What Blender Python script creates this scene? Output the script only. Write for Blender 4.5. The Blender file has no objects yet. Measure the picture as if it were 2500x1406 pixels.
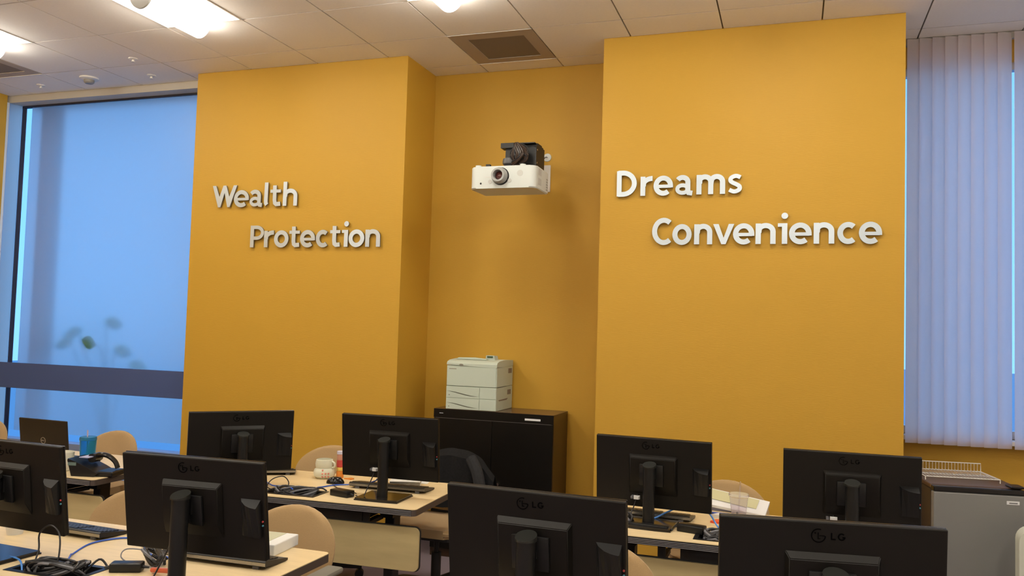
import bpy, bmesh, math, random
from mathutils import Vector, Matrix
from mathutils.geometry import tessellate_polygon
PI = math.pi
random.seed(7)
S = bpy.context.scene
C = S.collection

# ------------------------------------------------------------------ camera, sky, exposure
cam_d = bpy.data.cameras.new('camera'); cam = bpy.data.objects.new('camera', cam_d); C.objects.link(cam)
cam_d.sensor_fit = 'HORIZONTAL'; cam_d.sensor_width = 36.0; cam_d.lens = 36.0 * 2023.37 / 2500.0
cam_d.clip_start = 0.05; cam_d.clip_end = 200
Rr = (0.94685964, 0.32030494, 0.02935238); Ru = (-0.01169111, -0.0569237, 0.99831008); Rf = (-0.32143449, 0.94560269, 0.05015403)
cam.matrix_world = Matrix(((Rr[0], Ru[0], -Rf[0], 0), (Rr[1], Ru[1], -Rf[1], 0), (Rr[2], Ru[2], -Rf[2], 1.65), (0, 0, 0, 1)))
S.camera = cam
S.view_settings.view_transform = 'Standard'; S.view_settings.look = 'None'
S.view_settings.exposure = 0.0; S.view_settings.gamma = 1.0; S.view_settings.use_curve_mapping = False
W = bpy.data.worlds.new('sky'); S.world = W; W.use_nodes = True
nt = W.node_tree; nt.nodes.clear()
wo = nt.nodes.new('ShaderNodeOutputWorld'); bg = nt.nodes.new('ShaderNodeBackground'); bg.inputs[1].default_value = 1.75
tc = nt.nodes.new('ShaderNodeTexCoord'); sx = nt.nodes.new('ShaderNodeSeparateXYZ'); cr = nt.nodes.new('ShaderNodeValToRGB')
cr.color_ramp.elements[0].position = 0.0; cr.color_ramp.elements[0].color = (0.21, 0.55, 1.15, 1)
cr.color_ramp.elements[1].position = 0.7; cr.color_ramp.elements[1].color = (0.09, 0.36, 0.95, 1)
nt.links.new(tc.outputs['Generated'], sx.inputs[0]); nt.links.new(sx.outputs['Z'], cr.inputs[0])
nt.links.new(cr.outputs[0], bg.inputs[0]); nt.links.new(bg.outputs[0], wo.inputs[0])
LAMP = 32.0          # strength of the ceiling light baskets
LAMPCOL = (1.0, 0.925, 0.79)

# ------------------------------------------------------------------ materials
MATS = {}
def mat(name, col, rough=0.5, metal=0.0, var=0.0, vscale=20, bump=0.0, bscale=200, trans=0.0, ior=1.45, emit=None, es=0.0, spec=None, coat=0.0, stretch=None, sheen=0.0):
    if name in MATS: return MATS[name]
    m = bpy.data.materials.new(name); m.use_nodes = True; t = m.node_tree; b = t.nodes['Principled BSDF']
    b.inputs['Base Color'].default_value = (*col, 1); b.inputs['Roughness'].default_value = rough; b.inputs['Metallic'].default_value = metal
    b.inputs['Transmission Weight'].default_value = trans; b.inputs['IOR'].default_value = ior
    b.inputs['Coat Weight'].default_value = coat; b.inputs['Sheen Weight'].default_value = sheen
    if spec is not None: b.inputs['Specular IOR Level'].default_value = spec
    if emit: b.inputs['Emission Color'].default_value = (*emit, 1); b.inputs['Emission Strength'].default_value = es
    if var or bump:
        tcn = t.nodes.new('ShaderNodeTexCoord'); mp = t.nodes.new('ShaderNodeMapping'); t.links.new(tcn.outputs['Object'], mp.inputs[0])
        if stretch: mp.inputs['Scale'].default_value = stretch
    if var:
        n = t.nodes.new('ShaderNodeTexNoise'); n.inputs['Scale'].default_value = vscale; n.inputs['Detail'].default_value = 4
        r = t.nodes.new('ShaderNodeValToRGB')
        r.color_ramp.elements[0].position = 0.3; r.color_ramp.elements[1].position = 0.7
        r.color_ramp.elements[0].color = (*[c * (1 - var) for c in col], 1); r.color_ramp.elements[1].color = (*[min(1, c * (1 + var)) for c in col], 1)
        t.links.new(mp.outputs[0], n.inputs['Vector']); t.links.new(n.outputs[0], r.inputs[0]); t.links.new(r.outputs[0], b.inputs['Base Color'])
    if bump:
        n = t.nodes.new('ShaderNodeTexNoise'); n.inputs['Scale'].default_value = bscale; n.inputs['Detail'].default_value = 2
        bu = t.nodes.new('ShaderNodeBump'); bu.inputs['Strength'].default_value = bump; bu.inputs['Distance'].default_value = 0.002
        t.links.new(mp.outputs[0], n.inputs['Vector']); t.links.new(n.outputs[0], bu.inputs['Height']); t.links.new(bu.outputs[0], b.inputs['Normal'])
    MATS[name] = m; return m

orange = mat('orange_vinyl_wall', (0.52, 0.298, 0.034), 0.55, bump=0.35, bscale=120, stretch=(0.25, 0.25, 3.0), spec=0.35)
tile_m = mat('ceiling_tile', (0.88, 0.86, 0.84), 0.9, var=0.015, vscale=60, bump=0.25, bscale=250)
grid_m = mat('ceiling_grid', (0.13, 0.11, 0.09), 0.6)
white_metal = mat('white_metal', (0.72, 0.70, 0.66), 0.45)
grid_white = mat('grid_white', (0.75, 0.72, 0.66), 0.5)
vent_m = mat('vent_mesh', (0.22, 0.185, 0.155), 0.8, var=0.10, vscale=400)
carpet = mat('carpet', (0.20, 0.16, 0.19), 0.95, var=0.15, vscale=300, bump=0.5, bscale=400)
backwall = mat('pale_wall', (0.80, 0.76, 0.68), 0.8)
alu = mat('brushed_aluminium', (0.58, 0.66, 0.73), 0.30, metal=0.5, bump=0.08, bscale=300, stretch=(0.2, 1, 6))
alu_side = mat('letter_edge', (0.25, 0.24, 0.22), 0.5, metal=0.8)
alu_frame = mat('window_aluminium', (0.55, 0.58, 0.62), 0.4, metal=0.7)
rail_m = mat('rail_metal', (0.07, 0.105, 0.26), 0.5, metal=0.1, spec=0.25)  # blue reflected from the window is put into the base colour
sill_m = mat('blue_grey_sill', (0.22, 0.27, 0.42), 0.5)
gasket = mat('gasket', (0.03, 0.03, 0.05), 0.6)
black = mat('black_plastic', (0.006, 0.0050, 0.0040), 0.45, spec=0.32)
black2 = mat('black_satin', (0.009, 0.009, 0.0095), 0.33, spec=0.4)
black_gloss = mat('black_gloss', (0.012, 0.01, 0.009), 0.16)
cap_m = mat('neck_cap_grey', (0.018, 0.019, 0.017), 0.35)
emblem_m = mat('emblem_gloss', (0.001, 0.001, 0.001), 0.25, spec=0.1)
screen_m = mat('screen_off', (0.01, 0.01, 0.012), 0.15)
lam = mat('maple_laminate', (0.74, 0.58, 0.34), 0.38, var=0.06, vscale=6, stretch=(1, 8, 1), spec=0.4)
lam2 = mat('maple_panel', (0.50, 0.40, 0.20), 0.5, var=0.07, vscale=5, stretch=(1, 1, 6))
band = mat('brown_edge_band', (0.075, 0.055, 0.045), 0.5)
rubber = mat('black_rubber', (0.012, 0.012, 0.014), 0.5)
rib_m = mat('grey_rib', (0.32, 0.30, 0.32), 0.35)
steel_black = mat('black_steel', (0.012, 0.011, 0.011), 0.45)
fabric = mat('tan_fabric', (0.40, 0.265, 0.125), 0.9, var=0.08, vscale=500, bump=0.6, bscale=500, sheen=0.2)
fabric_g = mat('olive_mesh_fabric', (0.42, 0.32, 0.16), 0.9, var=0.10, vscale=500, bump=0.6, bscale=500)
arm_m = mat('grey_arm_pad', (0.20, 0.19, 0.16), 0.6)
jacket_m = mat('charcoal_cloth', (0.017, 0.017, 0.019), 0.95, var=0.2, vscale=80, bump=0.6, bscale=300)
printer_m = mat('printer_beige', (0.50, 0.57, 0.49), 0.5)
printer_d = mat('printer_seam', (0.12, 0.12, 0.09), 0.6)
printer_g = mat('printer_vent', (0.22, 0.18, 0.14), 0.6)
lcd = mat('lcd_green', (0.05, 0.09, 0.05), 0.2)
cab_m = mat('black_cabinet', (0.005, 0.004, 0.003), 0.33, spec=0.3)
cab_side = mat('dark_brown_metal', (0.05, 0.026, 0.012), 0.32)
label_w = mat('white_label', (0.75, 0.76, 0.78), 0.5)
label_p = mat('label_print', (0.15, 0.15, 0.16), 0.6)
chrome = mat('chrome', (0.8, 0.8, 0.8), 0.15, metal=1)
fridge_m = mat('grey_fridge_door', (0.235, 0.235, 0.23), 0.42, metal=0.25, bump=0.15, bscale=500)
fridge_b = mat('fridge_body', (0.05, 0.035, 0.025), 0.4)
wire_w = mat('white_wire', (0.72, 0.70, 0.66), 0.4)
fan_m = mat('fan_plastic', (0.62, 0.64, 0.55), 0.5)
proj_m = mat('projector_white', (0.60, 0.64, 0.62), 0.42)
proj_g = mat('projector_grey', (0.33, 0.34, 0.33), 0.4)
glass_lens = mat('lens_glass', (0.10, 0.02, 0.015), 0.05, coat=1.0)
mount_m = mat('mount_black', (0.018, 0.018, 0.018), 0.5)
cable_brown = mat('cable_brown', (0.035, 0.018, 0.010), 0.4)
cable_blk = mat('cable_black', (0.014, 0.013, 0.015), 0.4)
cable_blue = mat('cable_blue', (0.03, 0.10, 0.50), 0.4)
cable_lblue = mat('cable_light_blue', (0.06, 0.22, 0.62), 0.4)
cable_grey = mat('cable_grey', (0.16, 0.16, 0.18), 0.4)
key_m = mat('key_black', (0.022, 0.02, 0.02), 0.4)
silver = mat('silver_strip', (0.35, 0.34, 0.32), 0.25, metal=0.8)
laptop_m = mat('laptop_lid', (0.028, 0.022, 0.016), 0.4, metal=0.4)
logo_m = mat('logo_silver', (0.45, 0.42, 0.38), 0.35, metal=0.7)
ceramic = mat('ceramic_white', (0.70, 0.68, 0.58), 0.35)
ceramic_c = mat('ceramic_cream', (0.72, 0.72, 0.58), 0.35)
red_m = mat('red_print', (0.55, 0.06, 0.05), 0.5)
orange_m = mat('orange_print', (0.8, 0.28, 0.04), 0.5)
yellow_m = mat('yellow_print', (0.8, 0.55, 0.12), 0.5)
paper_m = mat('white_paper', (0.76, 0.76, 0.76), 0.7)
paper_y = mat('yellowish_sheet', (0.55, 0.53, 0.32), 0.6)
page_m = mat('page_edges', (0.35, 0.34, 0.30), 0.7, var=0.3, vscale=60, stretch=(1, 1, 20))
box_m = mat('white_box', (0.74, 0.75, 0.74), 0.55)
box_in = mat('box_top_sheet', (0.50, 0.50, 0.36), 0.6)
port_r = mat('port_red', (0.55, 0.08, 0.08), 0.4); port_b = mat('port_cyan', (0.10, 0.35, 0.45), 0.4)
pen_m = mat('pen_blue', (0.02, 0.06, 0.40), 0.35); lilac = mat('lilac_folder', (0.38, 0.40, 0.60), 0.6)
clear_pl = mat('clear_plastic', (0.93, 0.90, 0.95), 0.12, trans=0.9, ior=1.12)
blue_pl = mat('blue_plastic', (0.10, 0.55, 0.85), 0.08, trans=0.85, ior=1.2)
leaf_m = mat('leaf_green', (0.03, 0.30, 0.02), 0.5); stem_m = mat('stem_green', (0.05, 0.10, 0.04), 0.6); pot_m = mat('pot_grey', (0.2, 0.2, 0.22), 0.7)
outdoor = mat('outdoor_ground', (0.42, 0.45, 0.48), 0.9); conc = mat('outdoor_concrete', (0.30, 0.26, 0.34), 0.9)
lampglow = mat('lamp_diffuser', (0.8, 0.8, 0.8), 0.5, emit=LAMPCOL, es=LAMP)
endcap_m = mat('lamp_end_cap', (0.5, 0.5, 0.48), 0.5)

def vane_material():
    m = bpy.data.materials.new('blind_vane_fabric'); m.use_nodes = True; t = m.node_tree; t.nodes.clear()
    o = t.nodes.new('ShaderNodeOutputMaterial'); d = t.nodes.new('ShaderNodeBsdfDiffuse'); tr = t.nodes.new('ShaderNodeBsdfTranslucent'); mx = t.nodes.new('ShaderNodeMixShader')
    d.inputs[0].default_value = (0.62, 0.60, 0.56, 1); tr.inputs[0].default_value = (1.0, 0.93, 0.93, 1); mx.inputs[0].default_value = 0.78
    wv = t.nodes.new('ShaderNodeTexWave'); wv.wave_type = 'BANDS'; wv.bands_direction = 'Z'; wv.inputs['Scale'].default_value = 14; wv.inputs['Distortion'].default_value = 0.3
    tcn = t.nodes.new('ShaderNodeTexCoord'); bu = t.nodes.new('ShaderNodeBump'); bu.inputs['Strength'].default_value = 0.15; bu.inputs['Distance'].default_value = 0.002
    t.links.new(tcn.outputs['Object'], wv.inputs[0]); t.links.new(wv.outputs[0], bu.inputs['Height']); t.links.new(bu.outputs[0], d.inputs['Normal'])
    t.links.new(d.outputs[0], mx.inputs[1]); t.links.new(tr.outputs[0], mx.inputs[2]); t.links.new(mx.outputs[0], o.inputs[0]); return m
vane_m = vane_material()
def frosted():
    m = bpy.data.materials.new('frosted_film'); m.use_nodes = True; t = m.node_tree; t.nodes.clear()
    o = t.nodes.new('ShaderNodeOutputMaterial'); tr = t.nodes.new('ShaderNodeBsdfTranslucent'); rf = t.nodes.new('ShaderNodeBsdfRefraction'); g = t.nodes.new('ShaderNodeBsdfGlossy')
    tr.inputs[0].default_value = (0.99, 0.80, 0.70, 1); rf.inputs[0].default_value = (0.75, 0.72, 0.72, 1); rf.inputs['Roughness'].default_value = 0.6; rf.inputs['IOR'].default_value = 1.2
    g.inputs['Roughness'].default_value = 0.45; g.inputs[0].default_value = (0.8, 0.8, 0.8, 1)
    a = t.nodes.new('ShaderNodeMixShader'); a.inputs[0].default_value = 0.32; b = t.nodes.new('ShaderNodeMixShader'); b.inputs[0].default_value = 0.06
    t.links.new(tr.outputs[0], a.inputs[1]); t.links.new(rf.outputs[0], a.inputs[2]); t.links.new(a.outputs[0], b.inputs[1]); t.links.new(g.outputs[0], b.inputs[2]); t.links.new(b.outputs[0], o.inputs[0]); return m
frost_m = frosted()
def clearglass():
    m = bpy.data.materials.new('clear_window_glass'); m.use_nodes = True; t = m.node_tree; t.nodes.clear()
    o = t.nodes.new('ShaderNodeOutputMaterial'); tr = t.nodes.new('ShaderNodeBsdfTransparent'); g = t.nodes.new('ShaderNodeBsdfGlossy'); g.inputs['Roughness'].default_value = 0.03
    tr.inputs[0].default_value = (0.96, 0.98, 0.98, 1); a = t.nodes.new('ShaderNodeMixShader'); a.inputs[0].default_value = 0.06
    t.links.new(tr.outputs[0], a.inputs[1]); t.links.new(g.outputs[0], a.inputs[2]); t.links.new(a.outputs[0], o.inputs[0]); return m
clear_m = clearglass()

# ------------------------------------------------------------------ mesh helpers
def BM(): return bmesh.new()
def xf(vs, M):
    for v in vs: v.co = M @ v.co
def box(bm, x0, x1, y0, y1, z0, z1, M=None, mi=0):
    vs = [bm.verts.new((x, y, z)) for z in (z0, z1) for x, y in ((x0, y0), (x1, y0), (x1, y1), (x0, y1))]
    fs = [bm.faces.new([vs[i] for i in f]) for f in ((3, 2, 1, 0), (4, 5, 6, 7), (0, 1, 5, 4), (1, 2, 6, 5), (2, 3, 7, 6), (3, 0, 4, 7))]
    for f in fs: f.material_index = mi
    if M: xf(vs, M)
    return vs
def rbox(bm, x0, x1, y0, y1, z0, z1, r=0.005, seg=2, M=None):
    b2 = bmesh.new(); box(b2, x0, x1, y0, y1, z0, z1); bmesh.ops.bevel(b2, geom=b2.edges[:] , offset=r, segments=seg, affect='EDGES', profile=0.5)
    merge(bm, b2, M)
def merge(bm, b2, M=None):
    if M: bmesh.ops.transform(b2, matrix=M, verts=b2.verts[:])
    me = bpy.data.meshes.new('tmp'); b2.to_mesh(me); b2.free(); bm.from_mesh(me); bpy.data.meshes.remove(me)
def prism(bm, pts, a0, a1, axis='z', M=None, holes=None):
    """extrude a 2-D outline (with optional holes) along an axis; pts are (u,v)"""
    def mk(u, v, w): return {'z': (u, v, w), 'y': (u, w, v), 'x': (w, u, v)}[axis]
    loops = [pts] + (holes or [])
    flat = [p for l in loops for p in l]
    A = [bm.verts.new(mk(u, v, a0)) for u, v in flat]; B = [bm.verts.new(mk(u, v, a1)) for u, v in flat]
    if holes:
        tris = tessellate_polygon([[Vector((u, v, 0)) for u, v in l] for l in loops])
    else: tris = [list(range(len(pts)))]
    for t in tris:
        try: bm.faces.new([A[i] for i in t]); bm.faces.new([B[i] for i in reversed(t)])
        except ValueError: pass
    k = 0
    for l in loops:
        n = len(l)
        for i in range(n):
            j = (i + 1) % n; bm.faces.new((A[k + i], B[k + i], B[k + j], A[k + j]))
        k += n
    if M: xf(A + B, M)
def lathe(bm, prof, n=24, M=None, cap=True):
    rings = []
    for r, z in prof: rings.append([bm.verts.new((r * math.cos(2 * PI * i / n), r * math.sin(2 * PI * i / n), z)) for i in range(n)])
    for a, b in zip(rings, rings[1:]):
        for i in range(n): bm.faces.new((a[i], a[(i + 1) % n], b[(i + 1) % n], b[i]))
    if cap: bm.faces.new(list(reversed(rings[0]))); bm.faces.new(rings[-1])
    if M: xf([v for r in rings for v in r], M)
def cyl(bm, p, q, r, n=12, r2=None):
    p, q = Vector(p), Vector(q); d = q - p; M = Matrix.Translation(p) @ d.to_track_quat('Z', 'Y').to_matrix().to_4x4()
    lathe(bm, [(r, 0), (r2 if r2 is not None else r, d.length)], n, M)
def smooth_path(pts, k=6, closed=False):
    P = [Vector(p) for p in pts]; out = []
    n = len(P)
    for i in range(n if closed else n - 1):
        if closed: a, b, c, d = P[i - 1], P[i], P[(i + 1) % n], P[(i + 2) % n]
        else: a, b, c, d = P[max(i - 1, 0)], P[i], P[i + 1], P[min(i + 2, n - 1)]
        for j in range(k):
            t = j / k; out.append(0.5 * ((2 * b) + (c - a) * t + (2 * a - 5 * b + 4 * c - d) * t * t + (3 * b - a - 3 * c + d) * t ** 3))
    if not closed: out.append(P[-1])
    return out
def tube(bm, pts, r, n=6, k=6, smooth=True, closed=False):
    P = smooth_path(pts, k, closed) if smooth else [Vector(p) for p in pts]
    rings = []; up = Vector((0, 0, 1)); m = len(P)
    for i, p in enumerate(P):
        t = (P[(i + 1) % m] - P[i - 1]) if closed else (P[min(i + 1, m - 1)] - P[max(i - 1, 0)])
        if t.length < 1e-9: t = Vector((1, 0, 0))
        t.normalize(); s = t.cross(up)
        if s.length < 0.05: s = t.cross(Vector((1, 0, 0)))
        s.normalize(); u = s.cross(t)
        if rings and s.dot(ls) < 0: s = -s; u = -u
        ls = s
        rings.append([bm.verts.new(p + r * (math.cos(2 * PI * j / n) * s + math.sin(2 * PI * j / n) * u)) for j in range(n)])
    for a, b in (zip(rings, rings[1:] + rings[:1]) if closed else zip(rings, rings[1:])):
        for j in range(n): bm.faces.new((a[j], a[(j + 1) % n], b[(j + 1) % n], b[j]))
    if not closed: bm.faces.new(list(reversed(rings[0]))); bm.faces.new(rings[-1])
def rrect(x0, x1, y0, y1, r, n=5, corners=(1, 1, 1, 1)):
    out = []
    for (cx, cy, a0, on) in ((x1 - r, y1 - r, 0, corners[0]), (x0 + r, y1 - r, 90, corners[1]), (x0 + r, y0 + r, 180, corners[2]), (x1 - r, y0 + r, 270, corners[3])):
        if on:
            for i in range(n + 1):
                a = math.radians(a0 + 90 * i / n); out.append((cx + r * math.cos(a), cy + r * math.sin(a)))
        else:
            out.append((cx + (r if a0 in (0, 270) else -r), cy + (r if a0 in (0, 90) else -r)))
    return out
def obj(name, bm, m, parent=None, smooth=False, loc=None, rot=None, label=None, mats=None):
    bmesh.ops.recalc_face_normals(bm, faces=bm.faces[:])
    me = bpy.data.meshes.new(name); bm.to_mesh(me); bm.free()
    for mm in (mats or [m]): me.materials.append(mm)
    if smooth:
        me.polygons.foreach_set('use_smooth', [True] * len(me.polygons)); me.set_sharp_from_angle(angle=math.radians(35))
    o = bpy.data.objects.new(name, me); C.objects.link(o)
    if parent: o.parent = parent
    if loc: o.location = loc
    if rot: o.rotation_euler = rot
    if label: o['label'] = label
    return o
def thing(name, label, cat, loc=(0, 0, 0), rz=0, group=None):
    o = bpy.data.objects.new(name, None); C.objects.link(o); o.empty_display_size = 0.1
    o.location = loc; o.rotation_euler = (0, 0, rz); o['label'] = label; o['category'] = cat
    if group: o['group'] = group
    return o
def tag(o, label, cat, group=None):
    o['label'] = label; o['category'] = cat
    if group: o['group'] = group
    return o
def struct(o): o['kind'] = 'structure'; return o
def copy_tree(o, parent=None):
    c = o.copy(); C.objects.link(c)
    if parent: c.parent = parent
    for ch in list(o.children): copy_tree(ch, c)
    return c
def RZ(a): return Matrix.Rotation(a, 4, 'Z')
def T(x, y, z): return Matrix.Translation((x, y, z))

# ------------------------------------------------------------------ the room
CZ = 3.662
XL, XR, YF = -6.86, 3.6, -4.6            # left wall, right wall, wall behind the camera
PY = 5.49                                # face of the two orange pillars
PLx0, PLx1 = -4.63, -2.735
PRx0, PRx1 = -1.25, 0.635
RY = 6.0                                 # recess wall
bm = BM(); box(bm, XL - .2, XR + .2, YF - .2, 6.3, -0.12, 0); struct(obj('floor', bm, carpet))
bm = BM(); box(bm, XL - .2, XL, YF - .2, 5.62, 0, CZ + .3); struct(obj('wall_left', bm, orange))
bm = BM(); box(bm, XR, XR + .2, YF - .2, 6.3, 0, CZ + .3); struct(obj('wall_right', bm, backwall))
bm = BM(); box(bm, XL, XR, YF - .2, YF, 0, CZ + .3); struct(obj('wall_front', bm, backwall))
bm = BM(); box(bm, PLx0, PLx1, PY, 6.3, 0, CZ + .3); struct(obj('wall_back_left', bm, orange))
bm = BM(); box(bm, PRx0, PRx1, PY, 6.3, 0, CZ + .3); struct(obj('wall_back_right', bm, orange))
bm = BM(); box(bm, PLx1, PRx0, RY, 6.3, 0, CZ + .3); struct(obj('wall_back_centre', bm, orange))
# window wall on the right: apron below and head above the opening
WZ0, WZ1, WY = 1.04, 3.50, 6.08
bm = BM(); box(bm, PRx1, XR, WY, 6.3, 0, WZ0); box(bm, PRx1, XR, WY, 6.3, WZ1, CZ + .3); box(bm, 3.0, XR, WY, 6.3, WZ0, WZ1)
struct(obj('wall_back_window', bm, orange))
# ceiling: dark grid with single tiles
bm = BM(); box(bm, XL - .2, XR + .2, YF - .2, 6.3, CZ + .012, CZ + .3)
ceil = struct(obj('ceiling', bm, grid_m))
x0, sx_, y0_, sy_ = -3.505, 0.6096, 5.798, 0.62407
def ymax(x):
    if x < PLx0: return 5.645
    if x < PLx1: return PY
    if x < PRx0: return RY
    if x < PRx1: return PY
    return WY
lights = []; skip = set()
for i in (-4, -1, 2, 5, 8):
    for j in (2, 6, 10, 14): skip.add((i, j)); lights.append((i, j))
skip.add((2, 0)); skip.add((-5, 1))
cut = [PLx0, PLx1, PRx0, PRx1]
g = 0.0048; full = None
for j in range(-1, 17):
    yb = y0_ - j * sy_; ya = yb - sy_
    for i in range(-6, 12):
        if (i, j) in skip: continue
        xa = x0 + i * sx_; xb = xa + sx_; xa2, xb2 = max(xa, XL), min(xb, XR)
        if xb2 - xa2 < 0.03: continue
        xs = [xa2] + [c for c in cut if xa2 + .01 < c < xb2 - .01] + [xb2]
        rects = []
        for u, v in zip(xs, xs[1:]):
            ym = min(yb, ymax((u + v) / 2))
            if ym - max(ya, YF) > 0.03: rects.append((u, v, max(ya, YF), ym))
        if not rects: continue
        if len(rects) == 1 and abs(rects[0][1] - rects[0][0] - sx_) < 1e-4 and abs(rects[0][3] - rects[0][2] - sy_) < 1e-4:
            if full is None:
                bm = BM(); box(bm, g, sx_ - g, g, sy_ - g, 0, 0.0115)
                full = obj('tile', bm, tile_m, ceil, loc=(xa, ya, CZ))
            else:
                o = full.copy(); C.objects.link(o); o.location = (xa, ya, CZ)
        else:
            bm = BM()
            for n_, (u, v, a, b) in enumerate(rects):
                box(bm, u - xa + (g if u == xa2 else 0), v - xa - (g if v == xb2 else 0), a - ya + g, b - ya - g, 0, 0.0115)
            obj('tile', bm, tile_m, ceil, loc=(xa, ya, CZ))
# ceiling lights: 2x2 troffers with a dropped half-round basket
def make_light():
    t = thing('ceiling_light', '', 'light')
    w, d = sx_, sy_
    bm = BM(); f = 0.012
    for a in ((0, w, 0, f), (0, w, d - f, d), (0, f, f, d - f), (w - f, w, f, d - f)): box(bm, a[0] + .001, a[1] - .001, a[2] + .001, a[3] - .001, -0.004, 0.02)
    obj('frame', bm, grid_white, t)
    bm = BM()   # curved reflector wings beside the basket; their lit look is added emission
    pts = []
    for k in range(9):
        u = k / 8; pts.append((f + u * (w / 2 - f - .07), 0.001 + 0.009 * math.sin(u * PI / 2)))
    prof = pts + [(w - p[0], p[1]) for p in reversed(pts)] ; prof = prof + [(w - f, .0115), (f, .0115)]
    prism(bm, [(p[0], p[1]) for p in prof], f, d - f, 'y'); obj('reflector', bm, refl_glow, t, smooth=True)
    bm = BM(); pr = []
    R_ = 0.088
    for k in range(17):
        a = PI + PI * k / 16; pr.append((w / 2 + R_ * math.cos(a), 0.0 + 0.112 * math.sin(a)))
    pr += [(w / 2 + R_, .0085), (w / 2 - R_, .0085)]
    prism(bm, pr, 0.06, d - 0.035, 'y'); obj('diffuser', bm, lampglow, t, smooth=True)
    bm = BM(); pr2 = [(w / 2 + (x - w / 2) * 1.03, z * 1.03) for x, z in pr]
    prism(bm, pr2, 0.045, 0.0595, 'y'); obj('end_cap', bm, endcap_m, t)
    return t
refl_glow = mat('reflector_glow', (0.9, 0.9, 0.88), 0.5, emit=LAMPCOL, es=9.0)  # emission stands in for basket light bouncing off the white wings
LL = {(-4, 2): 'ceiling light at the far left edge of the picture, above the frosted window', (-1, 2): 'bright square ceiling light with a rounded basket, above the left orange wall',
      (2, 2): 'ceiling light at the top edge, in front of the square air vent'}
L0 = None
for (i, j) in lights:
    if L0 is None: t = L0 = make_light()
    else: t = copy_tree(L0)
    t.location = (x0 + i * sx_, y0_ - (j + 1) * sy_, CZ)
    if (i, j) in LL: t['label'] = LL[(i, j)]
    else: t['label'] = 'square ceiling light with a rounded basket, above or behind the camera'; 
    t['group'] = 'square ceiling lights' if (i, j) in LL else 'ceiling lights out of the frame'
# return air vents
def make_vent(i, j, label):
    t = thing('ceiling_vent', label, 'vent', (x0 + i * sx_, y0_ - (j + 1) * sy_, CZ))
    w, d = sx_, sy_
    bm = BM()
    prism(bm, [(0.002, 0.002), (w - .002, 0.002), (w - .002, d - .002), (0.002, d - .002)], -0.001, 0.01, 'z', holes=[[(0.11, 0.11), (0.11, d - .09), (w - .09, d - .09), (w - .09, 0.11)]]); obj('frame', bm, vent_frame, t)
    bm = BM(); box(bm, .11, w - .09, .11, d - .09, 0.003, 0.009); obj('grille', bm, vent_m, t)
    for a in (0.0, d - .006): bm = BM(); box(bm, 0, w, a, a + .006, -.004, -.0011); obj('rim', bm, grid_white, t)
vent_frame = mat('vent_frame', (0.42, 0.36, 0.30), 0.7)
make_vent(2, 0, 'square brown air vent in the ceiling above the projector')
make_vent(-5, 1, 'dark square air vent in the ceiling at the far left edge')
# sprinklers and smoke detector
def sprinkler(x, y, label):
    t = thing('sprinkler', label, 'sprinkler', (x, y, CZ), group='ceiling sprinklers')
    bm = BM(); lathe(bm, [(0.036, 0), (0.034, -0.006), (0.02, -0.010)], 20); obj('escutcheon', bm, white_metal, t, True)
    bm = BM(); lathe(bm, [(0.010, -0.0105), (0.010, -0.022), (0.015, -0.026), (0.015, -0.028)], 14); obj('head', bm, grid_white, t, True)
sprinkler(-4.868, 5.035, 'white ceiling sprinkler just left of the big ceiling light')
sprinkler(-5.047, 5.427, 'small ceiling sprinkler nearest the left orange wall')
sprinkler(-6.248, 5.43, 'faint ceiling sprinkler near the far left window corner')
t = thing('smoke_detector', 'round white smoke detector on the ceiling above the frosted window', 'smoke detector', (-5.634, 5.358, CZ))
bm = BM(); lathe(bm, [(0.075, 0), (0.075, -0.012), (0.055, -0.02)], 28); obj('base', bm, white_metal, t, True)
bm = BM(); lathe(bm, [(0.042, -0.0201), (0.040, -0.04), (0.03, -0.05)], 24); obj('sensor', bm, mat('sensor_grey', (0.3, 0.28, 0.25), 0.5), t, True)

# ---- left window with frosted glass
GY = 5.80
bm = BM(); box(bm, XL - .2, PLx0 - .001, 5.645, 5.70, 3.60, CZ + .3); box(bm, XL - .2, PLx0 - .001, 5.70, 5.86, 3.605, 3.66); struct(obj('trim_1', bm, mat('header_paint', (0.55, 0.50, 0.42), 0.6)))
win = struct(thing('window_1', 'tall frosted window left of the orange wall', 'window'))
del win['category']
bm = BM(); box(bm, XL - .008, XL, 5.645, GY - .021, 0.0, 3.6, mi=1); obj('side_pane', bm, None, win, mats=[clear_m, frost_m])
bm = BM(); box(bm, XL - .03, XL, 5.621, 5.644, 0, 3.6); obj('jamb', bm, mat('jamb_pale', (0.62, 0.66, 0.70), 0.45), win)
bm = BM(); box(bm, XL, XL + .012, GY - .02, GY + .02, 0, 3.6); box(bm, XL, PLx0 - .001, GY - .02, GY + .02, 3.59, 3.604); obj('gasket', bm, gasket, win)
bm = BM(); box(bm, XL + .0125, XL + .105, GY - .004, GY + .004, 0.60, 3.59); obj('clear_strip', bm, clear_m, win)
bm = BM(); vs = box(bm, XL + .1052, PLx0 - .001, GY - .004, GY + .004, 0.60, 3.59); bm.faces.ensure_lookup_table()
bm.faces[2].material_index = 1; obj('pane', bm, None, win, mats=[clear_m, frost_m])
bm = BM(); box(bm, XL + .0125, XL + .105, GY - .004, GY + .004, 0.04, 0.38); obj('clear_strip', bm, clear_m, win)
bm = BM(); vs = box(bm, XL + .1052, PLx0 - .001, GY - .004, GY + .004, 0.04, 0.38); bm.faces.ensure_lookup_table()
bm.faces[2].material_index = 1; obj('pane', bm, None, win, mats=[clear_m, frost_m])
bm = BM(); box(bm, XL, PLx0 - .001, GY - .09, GY + .03, 0.38, 0.535); obj('transom', bm, sill_m, win)
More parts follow.
